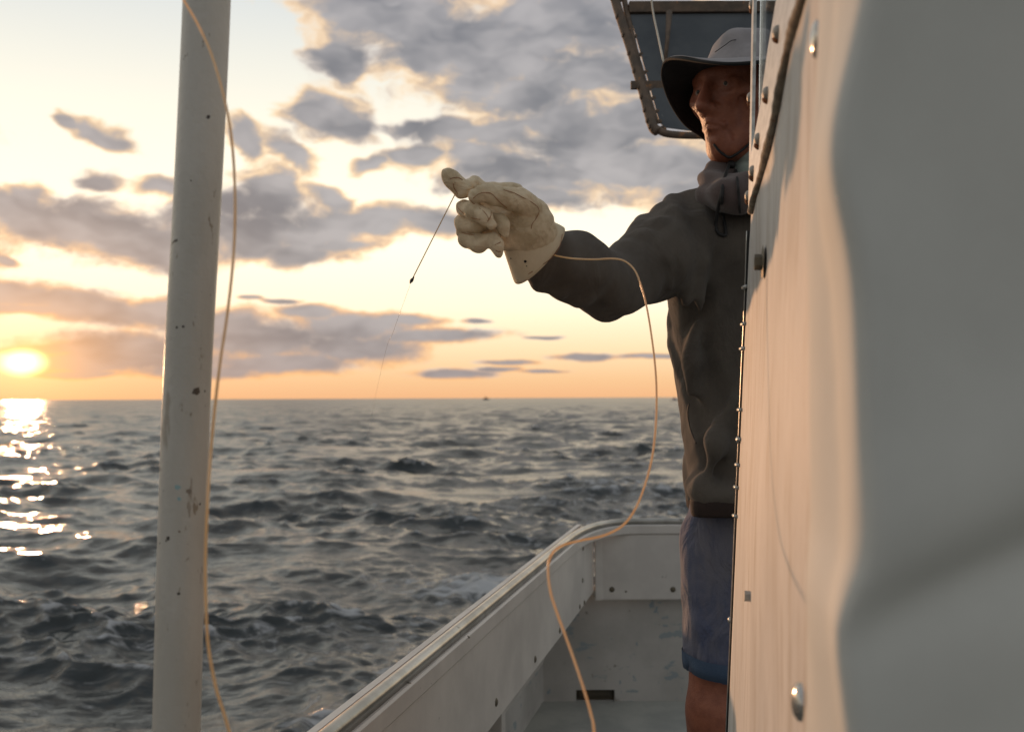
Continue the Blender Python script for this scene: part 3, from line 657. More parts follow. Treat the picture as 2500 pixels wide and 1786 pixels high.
f.add(f.cone(hp(-.02, 0, -.05), hp(-.05, 0, -.21), .058, .062), .03)
f.F = np.maximum(f.F, f.Z-(HC.z+.040))
Vh, Qh = f.mesh()
# torso, arms and legs of the body under the clothes
NK = HC+Vector((.035, .02, -.20))
BX = at(1862, 900, 1.9); bx, by = BX.x, BX.y
SHR = at(1705, 590, 1.87); ELB = at(1492, 702, 1.66); WR = at(1262, 575, 1.45)
g = Field((-.02, 1.38, DZ), (.95, 2.15, .55), .007)
g.F = g.ell((bx, by, .12), (.155, .10, .27))
g.add(g.ell((bx, by, -.16), (.112, .085, .12)), .03)
g.add(g.cone(NK+Vector((0, 0, -.06)), HC+Vector((.03, .02, -.12)), .062, .055), .03)
g.add(g.cone(SHR, (bx+.17, by+.08, .30), .06, .06), .06)
g.add(g.cone(SHR, ELB, .052, .038), .03); g.add(g.cone(ELB, WR, .036, .026), .02)
SHL = Vector((bx+.19, by+.06, .27)); EL2 = SHL+Vector((.06, .03, -.29)); WR2 = EL2+Vector((-.02, -.06, -.25))
g.add(g.cone(SHL, EL2, .052, .04), .04); g.add(g.cone(EL2, WR2, .038, .027), .02)
g.add(g.ell(WR2+Vector((0, 0, -.06)), (.018, .035, .05)), .02)
for k in range(4):
    a = WR2+Vector((0, -.028+.019*k, -.10)); g.add(g.cone(a, a+Vector((-.012, -.004, -.035)), .0095, .009), .004)
    g.add(g.cone(a+Vector((-.012, -.004, -.035)), a+Vector((-.03, -.004, -.055)), .009, .008), .003)
g.add(g.cone(WR2+Vector((-.01, -.035, -.03)), WR2+Vector((-.03, -.06, -.075)), .012, .010), .006)
HR = Vector((bx-.075, by-.01, -.22)); HL = Vector((bx+.09, by+.04, -.22))
for hip, kx in ((HR, at(1750, 1735, 1.88)), (HL, at(2010, 1735, 1.98))):
    knee = kx; ank = Vector((kx.x+.005, kx.y+.05, DZ+.09))
    g.add(g.cone(hip, knee, .062, .054), .02)
    g.add(g.cone(knee+Vector((0, -.018, .005)), knee+Vector((0, -.02, -.02)), .042, .04), .03)
    g.add(g.cone(knee+Vector((0, .012, -.10)), knee+Vector((0, .03, -.17)), .056, .05), .05)
    g.add(g.cone(knee, ank, .048, .034), .03)
    g.add(g.cone(ank+Vector((0, .02, -.055)), ank+Vector((-.05, -.14, -.062)), .034, .026), .02)
Vb, Qb = g.mesh()
body = fobj('body', np.concatenate([Vh, Vb]), np.concatenate([Qh, Qb+len(Vh)]), skin, man, 1)
# eyes
eyem = mat('eye', (.24, .19, .16), (.2, .16, .13), .4, bump=0); irm = mat('iris', (.03, .025, .02), None, .5, bump=0)
for s in (-1, 1):
    for c, r, m_e, nm in ((hp(.0745, s*.032, .0105), .0128, eyem, 'eye'),):
        bm = bmesh.new(); bmesh.ops.create_uvsphere(bm, u_segments=20, v_segments=12, radius=r); bmesh.ops.translate(bm, vec=c, verts=bm.verts); e = bmobj(nm, bm, m_e, man, True)
        bm = bmesh.new(); bmesh.ops.create_uvsphere(bm, u_segments=14, v_segments=8, radius=.0055); bmesh.ops.translate(bm, vec=c+hf*.0082-hs*.001, verts=bm.verts); bmobj('iris', bm, irm, e, True)
# grey hair at the sides
hair = mat('grey_hair', (.22, .20, .18), (.35, .33, .30), .7, nscale=300, bump=.6, bscale=400)
h = Field(lo, hi, .004)
h.F = h.ell(hp(-.03, 0, .01), (.086, .081, .068), HM); h.sub(h.ell(hp(.09, 0, -.01), (.10, .2, .2), HM), .01)
h.F = np.maximum(h.F, h.Z-(HC.z+.036))
Vx, Qx = h.mesh(); fobj('hair', Vx, Qx, hair, man, 1)

# sweatshirt
def fold(X, Y, Z, a, b, c, ph, amp): return amp*np.sin(a*X+b*Y+c*Z+ph+1.3*np.sin(.5*(b*X-a*Y)+.6*c*Z))
cloth = mat('dark_fleece', (.085, .072, .060), (.108, .092, .076), .95, nscale=14, bump=.9, bscale=500, spec=.2, sheen=.08, wrinkle=(7, 3.4, (1.6, 1, .8), (0, .5, .4)))
c = Field((-.02, 1.36, -.27), (.80, 2.18, .50), .0045)
zz = c.Z
def prof_(z, zs_, vs_): return np.interp(z, zs_, vs_).astype(np.float32)
zk = [-.27, -.215, -.17, -.08, .0, .10, .20, .30, .335, .37]
pxl = {-.27: 1712, -.215: 1700, -.17: 1688, -.08: 1680, .0: 1673, .10: 1650, .20: 1642, .30: 1654, .335: 1690, .37: 1775}
cxs = [bx, bx, bx, bx, bx, bx, bx, bx, bx-.01, bx-.02]
rxs = [bx-((pxl[k]-1250)/FP*(by-.05)) for k in zk]
CX = prof_(zz.ravel(), zk, cxs)[None, None, :]; RX = prof_(zz.ravel(), zk, rxs)[None, None, :]
RX = np.maximum(RX, .06); RY = prof_(zz.ravel(), zk, [.115, .12, .135, .13, .125, .125, .125, .115, .09, .06])[None, None, :]
yb = by
c.F = ((np.sqrt(np.sqrt(((c.X-CX)/RX)**4*.5+((c.Y-yb)/RY)**4*.5+.5*(((c.X-CX)/RX)**2+((c.Y-yb)/RY)**2)**2))-1)*np.minimum(RX, RY)*.9).astype(np.float32)
c.F = np.maximum(c.F, zz-.375)
c.add(c.cone(SHR+Vector((.07, 0, -.005)), SHR, .082, .078), .05)
c.add(c.cone(NK+Vector((0, 0, .02)), NK+Vector((0, 0, -.08)), .055, .09), .04)
A3 = at(1605, 632, 1.76)
c.add(c.cone(SHR, A3, .080, .066), .04)
c.add(c.cone(A3, ELB, .066, .048), .03)
c.add(c.cone(ELB, at(1402, 655, 1.575), .048, .050), .03)
c.add(c.cone(at(1402, 655, 1.575), at(1330, 625, 1.505), .054, .040), .02)
c.add(c.cone(at(1330, 625, 1.505), WR, .040, .036), .01)
c.add(c.cone(SHL, EL2, .075, .06), .05); c.add(c.cone(EL2, WR2, .06, .045), .03)
def ridge(pts, r, k=.02):
    for i in range(len(pts)-1): c.add(c.cone(at(*pts[i]), at(*pts[i+1]), r[i], r[i+1]), k)
ridge([(1650, 512, 1.85), (1650, 545, 1.770), (1662, 620, 1.742), (1672, 740, 1.748)], [.028, .024, .018, .008], .014)
ridge([(1694, 515, 1.87), (1694, 560, 1.785), (1702, 640, 1.755), (1708, 760, 1.76)], [.032, .026, .018, .006], .02)
ridge([(1740, 505, 1.86), (1780, 485, 1.84)], [.034, .040], .04)
ridge([(1612, 530, 1.82), (1606, 565, 1.732), (1616, 640, 1.692), (1640, 710, 1.70)], [.026, .023, .016, .006], .012)
ridge([(1582, 556, 1.80), (1568, 590, 1.708), (1570, 650, 1.662)], [.026, .022, .010], .010)
ridge([(1560, 592, 1.77), (1528, 615, 1.688), (1524, 670, 1.632)], [.022, .019, .008], .010)
ridge([(1512, 622, 1.70), (1478, 645, 1.642), (1480, 700, 1.612)], [.016, .014, .006], .008)
ridge([(1392, 590, 1.59), (1412, 630, 1.535), (1424, 690, 1.538)], [.020, .017, .008], .008)
ridge([(1425, 612, 1.62), (1452, 636, 1.594), (1466, 690, 1.592)], [.016, .014, .006], .008)
ridge([(1320, 690, 1.52), (1370, 712, 1.528), (1420, 705, 1.535)], [.012, .010, .005], .008)
ridge([(1530, 745, 1.66), (1590, 700, 1.675), (1640, 620, 1.70)], [.010, .012, .006], .010)
ridge([(1790, 980, 1.775), (1745, 1080, 1.768), (1725, 1190, 1.778)], [.004, .012, .005], .03)
ridge([(1705, 790, 1.80), (1690, 880, 1.80), (1682, 960, 1.81)], [.004, .010, .004], .03)
ridge([(1690, 1185, 1.83), (1710, 1205, 1.79), (1780, 1215, 1.775), (1850, 1215, 1.78)], [.020, .016, .012, .012], .03)
X_, Y_, Z_ = c.X, c.Y, c.Z
arm = np.clip((.42-X_)/.08, 0, 1)
c.F = c.F+arm*(fold(X_, Y_, Z_, 75, -40, 30, 0, .0036)+fold(X_, Y_, Z_, 110, 20, -60, 1, .0009))+(1-arm)*(fold(X_, Y_, Z_, 38, 10, -22, 2, .0022)+fold(X_, Y_, Z_, 70, 0, -30, .4, .001))*np.clip((.35-Z_)/.1, 0, 1)
c.F = np.maximum(c.F, (-.2+.02*(X_-.3))-Z_)                                     # hem, cut clean
c.F = np.maximum(c.F, -(((X_-WR.x)*(ELB-WR).normalized().x+(Y_-WR.y)*(ELB-WR).normalized().y+(Z_-WR.z)*(ELB-WR).normalized().z)-.012))  # cuff end
c.F = np.maximum(c.F, -(Z_-(WR2.z+.01)) if False else c.F)
Vc, Qc = c.mesh(); hood = fobj('sweatshirt', Vc, Qc, cloth, man, 2)
# dark waistband under the hem
def ringband(name, zfun, rx, ry, cx, cy, hgt, m, grow=0.0, n=64, thick=.006):
    V = []; Fq = []
    for k in range(n):
        a = 2*PI*k/n; ca, sa = math.cos(a), math.sin(a); x = cx+rx*ca; y = cy+ry*sa
        for dz, gr in ((0, 0), (-hgt/2, .003+grow/2), (-hgt, grow), (-hgt, grow-thick), (0, -thick)):
            V.append((x+ca*gr, y+sa*gr, zfun(x)+dz))
    for k in range(n):
        for j in range(5): Fq.append((k*5+j, k*5+(j+1) % 5, ((k+1) % n)*5+(j+1) % 5, ((k+1) % n)*5+j))
    return meshobj(name, V, Fq, m, man)
band = mat('dark_waistband', (.022, .012, .009), (.03, .016, .012), .9, nscale=40, bump=.3, bscale=300)
hx = (1678-1250)/FP*(by-.03)
bpy.context.view_layer.update(); bvw = bvh_of(hood); V = []; Fq = []; n = 72
for k in range(n):
    a = 2*PI*k/n; dr = Vector((math.cos(a), math.sin(a), 0)); o_ = Vector((bx, by, -.180)); hh = bvw.ray_cast(o_+dr*.4, -dr)
    q_ = hh[0] if hh[0] else o_+dr*.13
    for dz, gr in ((.0, -.004), (-.010, -.001), (-.029, -.003), (-.034, -.006), (-.030, -.012), (.0, -.012)): V.append(q_+dr*gr+Vector((0, 0, dz)))
for k in range(n):
    for j in range(6): Fq.append((k*6+j, k*6+(j+1) % 6, ((k+1) % n)*6+(j+1) % 6, ((k+1) % n)*6+j))
meshobj('waistband', V, Fq, band, man)
# hood bunched behind the neck
hm = mat('hood_fleece', (.080, .056, .052), (.10, .07, .064), .95, nscale=14, bump=.5, bscale=500, sheen=.25)
h = Field((.30, 1.66, .28), (.66, 2.08, .56), .004)
hpts = [at(1748, 470, 1.80), at(1752, 440, 1.83), at(1778, 405, 1.90), at(1850, 395, 1.97), at(1930, 420, 1.97), at(1950, 460, 1.90), at(1900, 480, 1.80), at(1830, 470, 1.745), at(1780, 475, 1.745), at(1748, 470, 1.80)]
for i in range(len(hpts)-1): h.add(h.cone(hpts[i], hpts[i+1], .030, .030), .02)
h.F = h.F+fold(h.X, h.Y, h.Z, 80, 40, 90, 0, .003)
Vx, Qx = h.mesh(); hoodo = fobj('hood', Vx, Qx, hm, man, 2)
# neck gaiter
gm = mat('pale_green_collar', (.36, .42, .38), (.28, .34, .32), .85, nscale=30, bump=.3, bscale=300)
h = Field((.34, 1.70, .36), (.58, 2.02, .53), .003)
nb = HC+Vector((.030, .005, -.135)); h.F = h.cone(nb+Vector((0, 0, .022)), nb+Vector((.012, .008, -.06)), .064, .072)
h.F = np.maximum(h.F, h.Z-(nb.z+.036-.25*(h.X-nb.x)*-1*0)-.010*np.sin(h.X*40))+fold(h.X, h.Y, h.Z, 30, 20, 260, 0, .0016)
Vx, Qx = h.mesh(); fobj('neck_gaiter', Vx, Qx, gm, man, 1)
# hat
hatm = mat('stone_hat_cloth', (.25, .235, .24), (.31, .29, .295), .9, nscale=20, bump=.3, bscale=420)
hatu = mat('black_brim_lining', (.010, .010, .010), (.016, .015, .015), .9, nscale=20, bump=.2, bscale=300)
hat = empty('sun_hat', HC+Vector((0, 0, .05))); hat.parent = man; hat.matrix_parent_inverse = Matrix.Translation(man.location).inverted()
def parH(o):
    o.parent = hat; o.matrix_parent_inverse = Matrix.Translation(HC+Vector((0, 0, .05))).inverted(); return o
cc = at(1814, 150, 1.85)
V = []; Fq = []; n = 64; rings = []
topz = at(1814, 82, 1.85).z; basez = cc.z-.035
for i, (rr_, hh) in enumerate([(.086, 0), (.083, .2), (.074, .36), (.066, .5), (.061, .68), (.057, .82), (.047, .94), (.030, .985), (.010, 1.0)]):
    for k in range(n):
        a = 2*PI*k/n; wob = 1+.008*math.sin(3*a+1.2)+.006*math.sin(7*a)*(hh > .3)
        V.append(Vector((cc.x+.004+rr_*math.cos(a)*wob*1.02, cc.y+rr_*math.sin(a)*wob*1.10, basez+(topz-basez)*hh+.003*math.sin(4*a+hh*5)*(0 < hh < .95))))
for i in range(8):
    for k in range(n): Fq.append((i*n+k, i*n+(k+1) % n, (i+1)*n+(k+1) % n, (i+1)*n+k))
Fq.append(tuple(8*n+k for k in range(n)))
crown = parH(meshobj('crown', V, Fq, hatm)); sm = crown.modifiers.new('t', 'SOLIDIFY'); sm.thickness = .002; crown.modifiers.new('s', 'SUBSURF').render_levels = 1
rim_ = [(1950, 172, 1.80), (1925, 152, 1.71), (1885, 148, 1.665), (1830, 154, 1.65), (1770, 156, 1.655), (1710, 150, 1.69), (1660, 143, 1.74), (1630, 146, 1.79), (1618, 170, 1.82), (1621, 205, 1.84), (1640, 255, 1.87), (1672, 302, 1.905), (1712, 332, 1.935), (1752, 362, 1.96), (1810, 385, 2.01), (1880, 370, 2.01), (1930, 310, 1.98), (1955, 230, 1.90)]
rp = [at(*q) for q in rim_]; m2 = len(rp); dense = []
for i in range(m2):
    a, b, c_, d = rp[i-1], rp[i], rp[(i+1) % m2], rp[(i+2) % m2]
    for k in range(8):
        t = k/8; dense.append(.5*((2*b)+(c_-a)*t+(2*a-5*b+4*c_-d)*t*t+(3*b-a-3*c_+d)*t**3))
V = []; Fq = []; n = len(dense); NR = 10
for k, q in enumerate(dense):
    a = math.atan2(q.y-cc.y, q.x-cc.x); inn = Vector((cc.x+.004+.087*math.cos(a), cc.y+.096*math.sin(a), basez+.004))
    for j in range(NR+1):
        t = j/NR; pnt = inn.lerp(q, t)
        pnt.z = inn.z+(q.z-inn.z)*(t**1.5 if q.z < inn.z else t)+.0025*math.sin(5*a+1)*t
        V.append(pnt)
for k in range(n):
    for j in range(NR): Fq.append((k*(NR+1)+j, k*(NR+1)+j+1, ((k+1) % n)*(NR+1)+j+1, ((k+1) % n)*(NR+1)+j))
def brimob(name, dz, m):
    o = meshobj(name, [v+Vector((0, 0, dz)) for v in V], Fq, m); o.modifiers.new('t', 'SOLIDIFY').thickness = .0015; return parH(o)
brimob('brim', .0018, hatm); brimob('brim_lining', -.0012, hatu)
edgep = [q for q in dense]+[dense[0]]
parH(tube('brim_edge', edgep, .0032, hatu, None, 6))
parH(tube('crown_seam', catmull([at(1745, 128, 1.775), at(1768, 112, 1.77), at(1785, 100, 1.785), at(1800, 97, 1.79)], 5), .0007, hatu, None, 5))
# legs of the shorts
shm = mat('faded_blue_shorts', (.045, .062, .125), (.135, .13, .155), .85, nscale=7, stretch=(1.5, 1, .7), bump=.8, bscale=300, wrinkle=(14, 5, (1.4, 1, .6), (0, .3, .2)), spots=[(60, .715, (.55, .52, .50), (1, 1, 1))])
h = Field((.20, 1.66, -.57), (.80, 2.12, -.17), .005)
kr = at(1764, 1645, 1.88)
h.F = h.ell((bx, by, -.265), (bx-hx-.030, .105, .10))
for hip, kn in ((HR, kr), (HL, at(2005, 1645, 1.98))):
    d_ = h.cone(hip, kn+Vector((0, 0, -.05)), .070, .070); h.add(d_, .03)
hz = at(1740, 1655, 1.85).z
h.add(h.cone(Vector((kr.x-.006, kr.y, -.28)), Vector((kr.x, kr.y, hz-.05)), .070, .072), .02)
h.F = h.F+fold(h.X, h.Y, h.Z, 40, 10, 8, 0, .003)+fold(h.X, h.Y, h.Z, 20, 50, 60, 0, .0012)
h.F = np.maximum(h.F, hz-.12*(h.X-kr.x)-h.Z)
inner = h.cone(kr+Vector((0, 0, -.12)), kr+Vector((0, 0, .02)), .066, .066); h.sub(inner, .002)
Vx, Qx = h.mesh(); shorts = fobj('shorts', Vx, Qx, shm, man, 1)
hemm = mat('bright_blue_hem', (.042, .072, .125), (.055, .09, .15), .85, nscale=20, bump=.4, bscale=300)
V = []; Fq = []; n = 48
bvs = bvh_of(shorts)
for k in range(n):
    a = 2*PI*k/n; dr = Vector((math.cos(a), math.sin(a), 0))
    for z in (hz+.034, hz+.017, hz+.001):
        zq = z-.12*(dr.x*.07); hh = bvs.ray_cast(Vector((kr.x, kr.y, zq+.002))+dr*.15, -dr)
        q = hh[0] if hh[0] else Vector((kr.x, kr.y, zq))+dr*.075
        V.append(q+dr*.0022); 
    V.append(V[-1]-dr*.006)
for k in range(n):
    for j in range(3): Fq.append((k*4+j, k*4+j+1, ((k+1) % n)*4+j+1, ((k+1) % n)*4+j))
meshobj('shorts_hem', V, Fq, hemm, shorts)
# deck boots under the knees, out of the picture's lower edge
for kx in (at(1750, 1735, 1.88), at(2010, 1735, 1.98)):
    h = Field((kx.x-.12, kx.y-.20, DZ), (kx.x+.10, kx.y+.16, DZ+.22), .006)
    ank = Vector((kx.x+.005, kx.y+.05, DZ+.09)); h.F = h.cone(ank+Vector((0, 0, .10)), ank, .048, .046)
    h.add(h.cone(ank+Vector((0, .02, -.048)), ank+Vector((-.05, -.14, -.056)), .045, .036), .03); h.F = np.maximum(h.F, DZ+.001-h.Z)
    Vx, Qx = h.mesh(); fobj('boot', Vx, Qx, M['rubber'], man, 1)

# cords
bvs = bvh_of(hood, hoodo)
def cord(name, pts, r, off=.004, fall=1.76, par=man, bv_=None, flat=None):
    return tube(name, catmull([stick(bv_ or bvs, a, b, off, fall) for a, b in pts], 6), r, M['black'], par, 7, flat)
cord('drawstring', [(1781, 398), (1770, 430), (1762, 470), (1753, 510), (1748, 548), (1752, 566), (1763, 573), (1772, 572), (1770, 550), (1764, 520), (1762, 490), (1764, 455)], .0032)
cord('drawstring', [(1796, 410), (1800, 440), (1804, 480), (1806, 512), (1808, 528)], .0024)
tube('pocket_seam', catmull([stick(bvs, a, b, .0005, 1.80) for a, b in ((1682, 985), (1679, 1010), (1684, 1040), (1692, 1065), (1700, 1082))], 6), .0014, M['black'], man, 5)
bvh2 = bvh_of(body)
cord('chin_strap', [(1742, 352), (1755, 368), (1768, 378), (1780, 384), (1795, 378), (1812, 366), (1828, 352), (1845, 335)], .0024, .003, 1.79, man, bvh2)
cord('toggle', [(1779, 382), (1781, 392), (1784, 400), (1786, 408)], .0075, .006, 1.74, man, bvs)

# ------------------------------------------------------------------ glove
GD = 1.40
def gz(zx, zy, dd=0.0):        # point from glove close-up coordinates, dd metres behind the reference depth
    return at(1000+zx/4.06, 350+zy/4.06, GD+dd)
GK = GD/FP/4.06
gl_m = mat('worn_cream_leather', (.50, .40, .26), (.68, .56, .39), .85, nscale=30, bump=.8, bscale=260, spec=.3, wrinkle=(26, 1.7, (1, 1, 1.5), (.3, .4, 0)), spots=[(30, .66, (.42, .34, .24), (1, 1, 1)), (15, .64, (.38, .32, .25), (1.4, 1, 1)), (90, .72, (.25, .18, .12), (1, 1, 1))])
gdk = mat('soiled_glove_back', (.17, .14, .11), (.25, .21, .16), .9, nscale=30, bump=.5, bscale=170)
lo = gz(230, 1500, -.075); hi = gz(1650, 150, .12)
q = Field((lo.x-.01, lo.y-.03, lo.z-.01), (hi.x+.005, hi.y, hi.z+.01), .0013)
def gc(pts, k=.003):            # one finger: its own joints blend, then it meets the rest in a tight crease
    global q
    main = q.F; q.F = np.full_like(main, 1)
    for i in range(len(pts)-1):
        a, b = pts[i], pts[i+1]; q.add(q.cone(gz(a[0], a[1], a[3]), gz(b[0], b[1], b[3]), a[2]*GK, b[2]*GK), .008)
    fin = q.F; q.F = main; q.add(fin, k)
q.F[:] = 1
# palm and heel of the hand
gc([(1060, 760, 190, .040), (1180, 740, 190, .045)], .02)
gc([(960, 930, 140, .038), (1120, 900, 190, .045)], .02)
gc([(1180, 800, 200, .045), (1290, 920, 190, .065)], .03)
gc([(700, 620, 110, .045), (1000, 700, 140, .050)], .02)
gc([(640, 800, 130, .050), (900, 760, 140, .050)], .02)
# index finger with its tip out to the upper left, running back over the fist
gc([(372, 302, 62, -.012), (430, 365, 84, -.008), (525, 458, 92, -.002)], .002)
gc([(560, 430, 70, .016), (650, 395, 74, .040)], .003)
gc([(650, 400, 78, .036), (720, 430, 62, .030)], .002)
gc([(760, 440, 62, .045), (900, 450, 62, .050)], .003)
gc([(980, 450, 74, .050), (1060, 480, 84, .050)], .006)
# fingers curled over, tips on the palm
gc([(700, 560, 80, .035), (900, 560, 90, .040)], .004)
gc([(540, 640, 86, .008), (640, 670, 88, -.012), (735, 715, 70, -.024), (812, 800, 52, -.027)], .0015)      # middle
gc([(540, 800, 98, .018), (680, 800, 84, .004), (800, 760, 66, -.003), (890, 760, 58, -.010), (928, 820, 56, -.011), (938, 885, 52, -.008)], .0015)      # ring
gc([(500, 765, 58, .022), (515, 880, 56, .022)], .002)
gc([(565, 950, 90, .022), (690, 990, 88, .008), (775, 965, 62, -.004), (835, 955, 58, -.010), (872, 1020, 52, -.011), (884, 1092, 46, -.006)], .0015)      # little
gc([(720, 870, 80, .038), (900, 900, 110, .04)], .01)
# thumb lying across the top with a broad ball
gc([(640, 520, 66, -.022), (730, 495, 78, -.026), (850, 515, 88, -.024), (980, 545, 100, -.012), (1100, 570, 118, .004), (1190, 640, 130, .020)], .0025)
q.sub(q.cone(gz(760, 655, -.034), gz(900, 700, -.034), 16*GK, 20*GK), .004)                # dark hollow below the thumb
q.sub(q.cone(gz(900, 700, -.034), gz(1080, 705, -.026), 20*GK, 12*GK), .004)
for a, b, r in (((1010, 760, -.008), (1180, 690, -.012), 9), ((1040, 790, -.006), (1210, 770, -.010), 8), ((1000, 850, -.002), (1150, 830, -.006), 9), ((930, 1000, .0), (1010, 960, -.002), 9), ((560, 860, -.012), (660, 850, -.012), 12), ((500, 900, -.005), (700, 915, -.008), 10)):
    q.sub(q.cone(gz(*a), gz(*b), r*GK, r*GK*.7), .005)
X_, Y_, Z_ = q.X, q.Y, q.Z
q.F = q.F+fold(X_, Y_, Z_, 420, 160, 300, .5, .00035)+fold(X_, Y_, Z_, 180, 60, -190, 2, .0005)
Vg, Qg = q.mesh()
glove = empty('work_glove', WR); glove.parent = man; glove.matrix_parent_inverse = Matrix.Translation(man.location).inverted()
def parG(o):
    o.parent = glove; o.matrix_parent_inverse = Matrix.Translation(WR).inverted(); return o
ghand = parG(fobj('glove_hand', Vg, Qg, gl_m, None, 1))
# flared cuff: rings from the heel of the hand out over the sleeve
upd = (gz(1520, 825)-gz(1040, 1400)).normalized(); lr = (gz(1570, 1390)-gz(1000, 800)); lr = (lr-upd*lr.dot(upd)).normalized()
nbd = (lr*.42-FW*.91).normalized()               # the near side of the rim swings to the lower right
c0 = gz(1075, 850, .045); c1 = gz(1278, 1108, .085)
R_ = [(0, 235), (.15, 262), (.4, 300), (.7, 345), (.9, 376), (1.0, 388)]
V = []; n = 72
def ring(cx_, r, w_):
    return [cx_+upd*math.cos(2*PI*k/n)*r*GK*(1+w_*math.sin(6*PI*k/n+.6))+nbd*math.sin(2*PI*k/n)*r*GK*.80 for k in range(n)]
for t, r in R_: V += ring(c0.lerp(c1, t), r, .025*t)
for t, r in R_[::-1]: V += ring(c0.lerp(c1, t), r-18, .025*t)
Fq = []
for i in range(len(R_)*2-1):
    for k in range(n): Fq.append((i*n+k, i*n+(k+1) % n, (i+1)*n+(k+1) % n, (i+1)*n+k))
gcm = mat('cuff_canvas', (.58, .49, .34), (.68, .58, .42), .9, nscale=16, bump=.35, bscale=420, spec=.3, spots=[(24, .66, (.36, .30, .21), (1, 1, 1))])
cuff = parG(meshobj('cuff', V, Fq, gcm))
# stitched seams laid on the leather
bpy.context.view_layer.update()
bvg = bvh_of(ghand, cuff); thread = mat('red_brown_thread', (.26, .12, .06), (.32, .16, .08), .8, bump=0)
for pts in ([(630, 545), (690, 500), (760, 487), (820, 505), (880, 570), (950, 630), (1030, 680)],
            [(930, 460), (1030, 490), (1130, 540), (1220, 590), (1275, 640), (1280, 690), (1250, 750), (1215, 800), (1205, 845)],
            [(400, 355), (440, 340), (490, 342), (525, 362)], [(435, 400), (440, 440), (470, 490), (490, 545)], [(810, 680), (800, 730), (770, 775)], [(845, 1005), (880, 990), (902, 978)], [(855, 1062), (880, 1072), (905, 1070)],
            [(1070, 1355), (1200, 1280), (1330, 1195), (1430, 1110), (1490, 1010), (1515, 900)],
            [(480, 640), (530, 690), (620, 740), (700, 755)], [(470, 850), (540, 890), (640, 910)], [(690, 640), (750, 690), (790, 760)], [(600, 560), (640, 600), (700, 605)]):
    parG(tube('seam', catmull([stick(bvg, 1000+a/4.06, 350+b/4.06, .0003, 1.37) for a, b in pts], 8), .00055, thread, None, 5))
for zx, zy, r in ((1147, 1168, .0022), (1005, 1140, .0012), (1160, 1215, .0010)):
    pnt = stick(bvg, 1000+zx/4.06, 350+zy/4.06, -.0003, 1.4); bm = bmesh.new(); bmesh.ops.create_uvsphere(bm, u_segments=8, v_segments=6, radius=r); bmesh.ops.translate(bm, vec=pnt, verts=bm.verts); parG(bmobj('dark_speck', bm, M['dark'], None, True))

# ------------------------------------------------------------------ fishing line
mono = bpy.data.materials.new('nylon_line'); mono.use_nodes = True; N = mono.node_tree.nodes; L = mono.node_tree.links
for n_ in list(N):
    if n_.type == 'BSDF_PRINCIPLED': N.remove(n_)
tr_ = N.new('ShaderNodeBsdfTranslucent'); tr_.inputs[0].default_value = (.98, .74, .44, 1); df_ = N.new('ShaderNodeBsdfDiffuse'); df_.inputs[0].default_value = (.84, .64, .40, 1)
gs_ = N.new('ShaderNodeBsdfGlossy'); gs_.inputs['Roughness'].default_value = .2
m1_ = N.new('ShaderNodeMixShader'); m1_.inputs[0].default_value = .35; L.new(tr_.outputs[0], m1_.inputs[1]); L.new(df_.outputs[0], m1_.inputs[2])
m2_ = N.new('ShaderNodeMixShader'); m2_.inputs[0].default_value = .12; L.new(m1_.outputs[0], m2_.inputs[1]); L.new(gs_.outputs[0], m2_.inputs[2]); L.new(m2_.outputs[0], N['Material Output'].inputs[0])
line = empty('fishing_line', at(1105, 480, 1.38)); tag(line, 'pale nylon fishing line looping from the glove down and up beside the pole', 'fishing line')
Lp = [(1350, 621, 1.475), (1358, 624, 1.42), (1372, 627, 1.39), (1400, 631, 1.35), (1450, 633, 1.34), (1495, 631, 1.33), (1525, 637, 1.32), (1550, 660, 1.31), (1566, 700, 1.30), (1580, 755, 1.28), (1592, 830, 1.24), (1600, 900, 1.20), (1603, 970, 1.16), (1600, 1050, 1.12), (1590, 1125, 1.08), (1572, 1190, 1.04), (1550, 1243, 1.01), (1520, 1282, .98), (1475, 1306, .96), (1420, 1318, .94), (1375, 1330, .92), (1348, 1350, .91), (1338, 1385, .90), (1343, 1440, .88), (1358, 1490, .87), (1380, 1550, .86), (1405, 1620, .84), (1428, 1690, .82), (1442, 1740, .81), (1450, 1786, .80)]
down = [(1455, 1950, .79), (1420, 2250, .78), (1200, 2500, .77), (850, 2450, .77), (640, 2100, .78)]
up_ = [(560, 1786, .79), (528, 1680, .79), (508, 1570, .79), (502, 1450, .79), (502, 1340, .79), (507, 1220, .79), (514, 1110, .80), (524, 1000, .80), (538, 880, .80), (553, 780, .81), (565, 680, .81), (572, 590, .82), (574, 490, .82), (570, 390, .83), (560, 300, .83), (541, 215, .84), (515, 130, .85), (483, 60, .86), (448, 0, .87), (400, -80, .88), (330, -180, .9)]
mp_ = catmull([at(*a) for a in Lp+down+up_], 8)
tube('main_line', mp_, .0012, mono, line, 8)
fine = bpy.data.materials.new('fine_leader'); fine.use_nodes = True; p = fine.node_tree.nodes['Principled BSDF']; p.inputs['Base Color'].default_value = (.55, .36, .18, 1); p.inputs['Roughness'].default_value = .3
tube('leader', catmull([at(1120, 455, 1.40), at(1104, 488, 1.385), at(1060, 575, 1.36), (at(1006, 682, 1.34))], 6), .00085, fine, line, 6)
tube('fine_line', catmull([at(1006, 682, 1.34), at(985, 740, 1.36), at(960, 810, 1.5), at(930, 905, 2.0), at(890, 1100, 4.5)], 6), .00017, fine, line, 5)
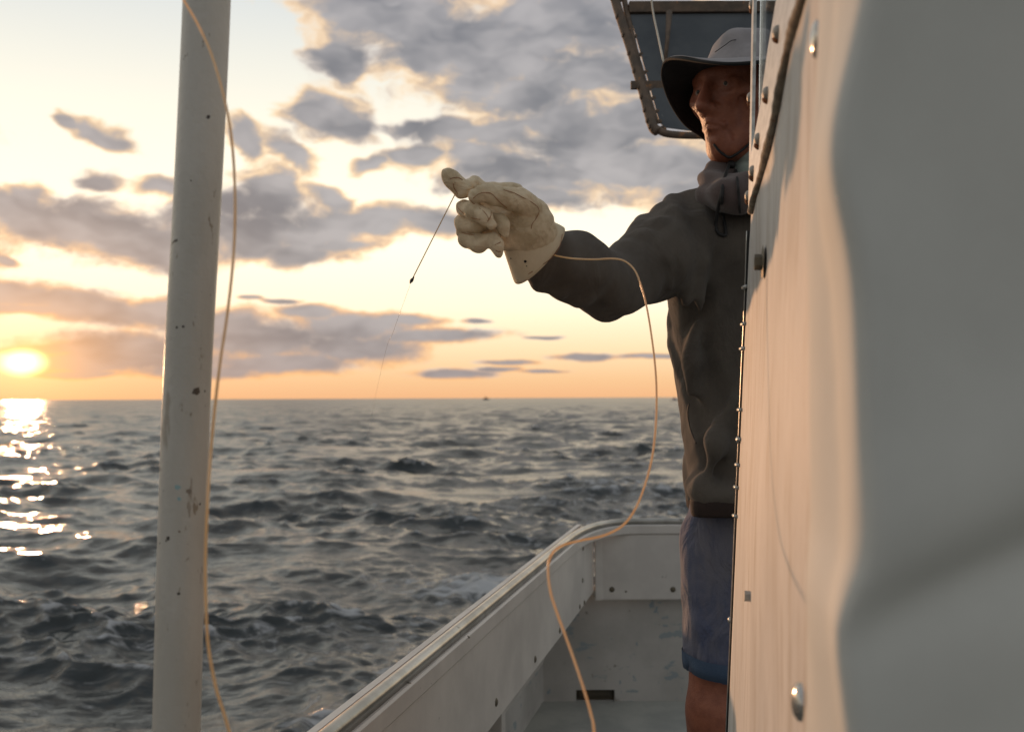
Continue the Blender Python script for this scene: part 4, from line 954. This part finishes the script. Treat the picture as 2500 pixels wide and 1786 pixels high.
tube('knot', catmull([at(1001, 692, 1.34), at(1004, 686, 1.34), at(1008, 680, 1.34), at(1011, 675, 1.34)], 3), [.0006, .0012, .0018, .0024, .0024, .0022, .0016, .0012, .0010, .0006], M['black'], line, 8)
rp_ = tube('mooring_cord', catmull([at(1586, -60, 2.3), at(1593, 20, 2.25), at(1607, 90, 2.1), at(1620, 152, 1.86)], 6), .0022, mat('pale_cord', (.42, .38, .32), (.5, .46, .38), .8, nscale=90), None, 7)
tag(rp_, 'thin pale cord hanging from the overhead platform to the edge of the hat brim', 'cord')

# ------------------------------------------------------------------ far boats
fb = mat('distant_boat_paint', (.10, .085, .08), (.14, .12, .11), .7, bump=0); fb2 = mat('distant_boat_blue', (.03, .06, .16), (.05, .08, .2), .7, bump=0)
def far_boat(px, dist, ln, mh, mc, label):
    d = ray(px, 968); c = Vector((d.x, d.y, 0)).normalized()*dist; c.z = SEA
    e = empty('fishing_boat', c); tag(e, label, 'boat', 'boats on the horizon')
    hw = ln*.16; V = []; secs = [(-.5, .8, .0), (-.2, 1, 0), (.2, .95, .05), (.42, .45, .22), (.5, .03, .35)]
    for t, wd, rise in secs:
        for sx_, zz_ in ((-1, 1), (-.7, -.25), (.7, -.25), (1, 1)): V.append(c+Vector((t*ln, sx_*hw*wd, (zz_*.12+rise*.2)*ln)))
    Fq = [(i*4+j, i*4+(j+1) % 4, i*4+4+(j+1) % 4, i*4+4+j) for i in range(4) for j in range(4)]+[(0, 1, 2, 3), (16, 17, 18, 19)]
    meshobj('hull', V, Fq, mh, e, False)
    bm = bmesh.new(); box(bm, c+Vector((.02*ln, 0, .24*ln)), (.36*ln, .22*ln, .24*ln), None, .02*ln); bmobj('wheelhouse', bm, mc, e)
    tube('mast', [c+Vector((-.02*ln, 0, .3*ln)), c+Vector((-.03*ln, 0, .62*ln))], .02*ln, mc, e, 6)
far_boat(1186, 900, 6.5, fb, fb, 'small dark boat on the horizon between the pole and the glove')
far_boat(1646, 520, 3.6, fb2, fb2, 'tiny blue boat on the horizon just left of the sweatshirt')
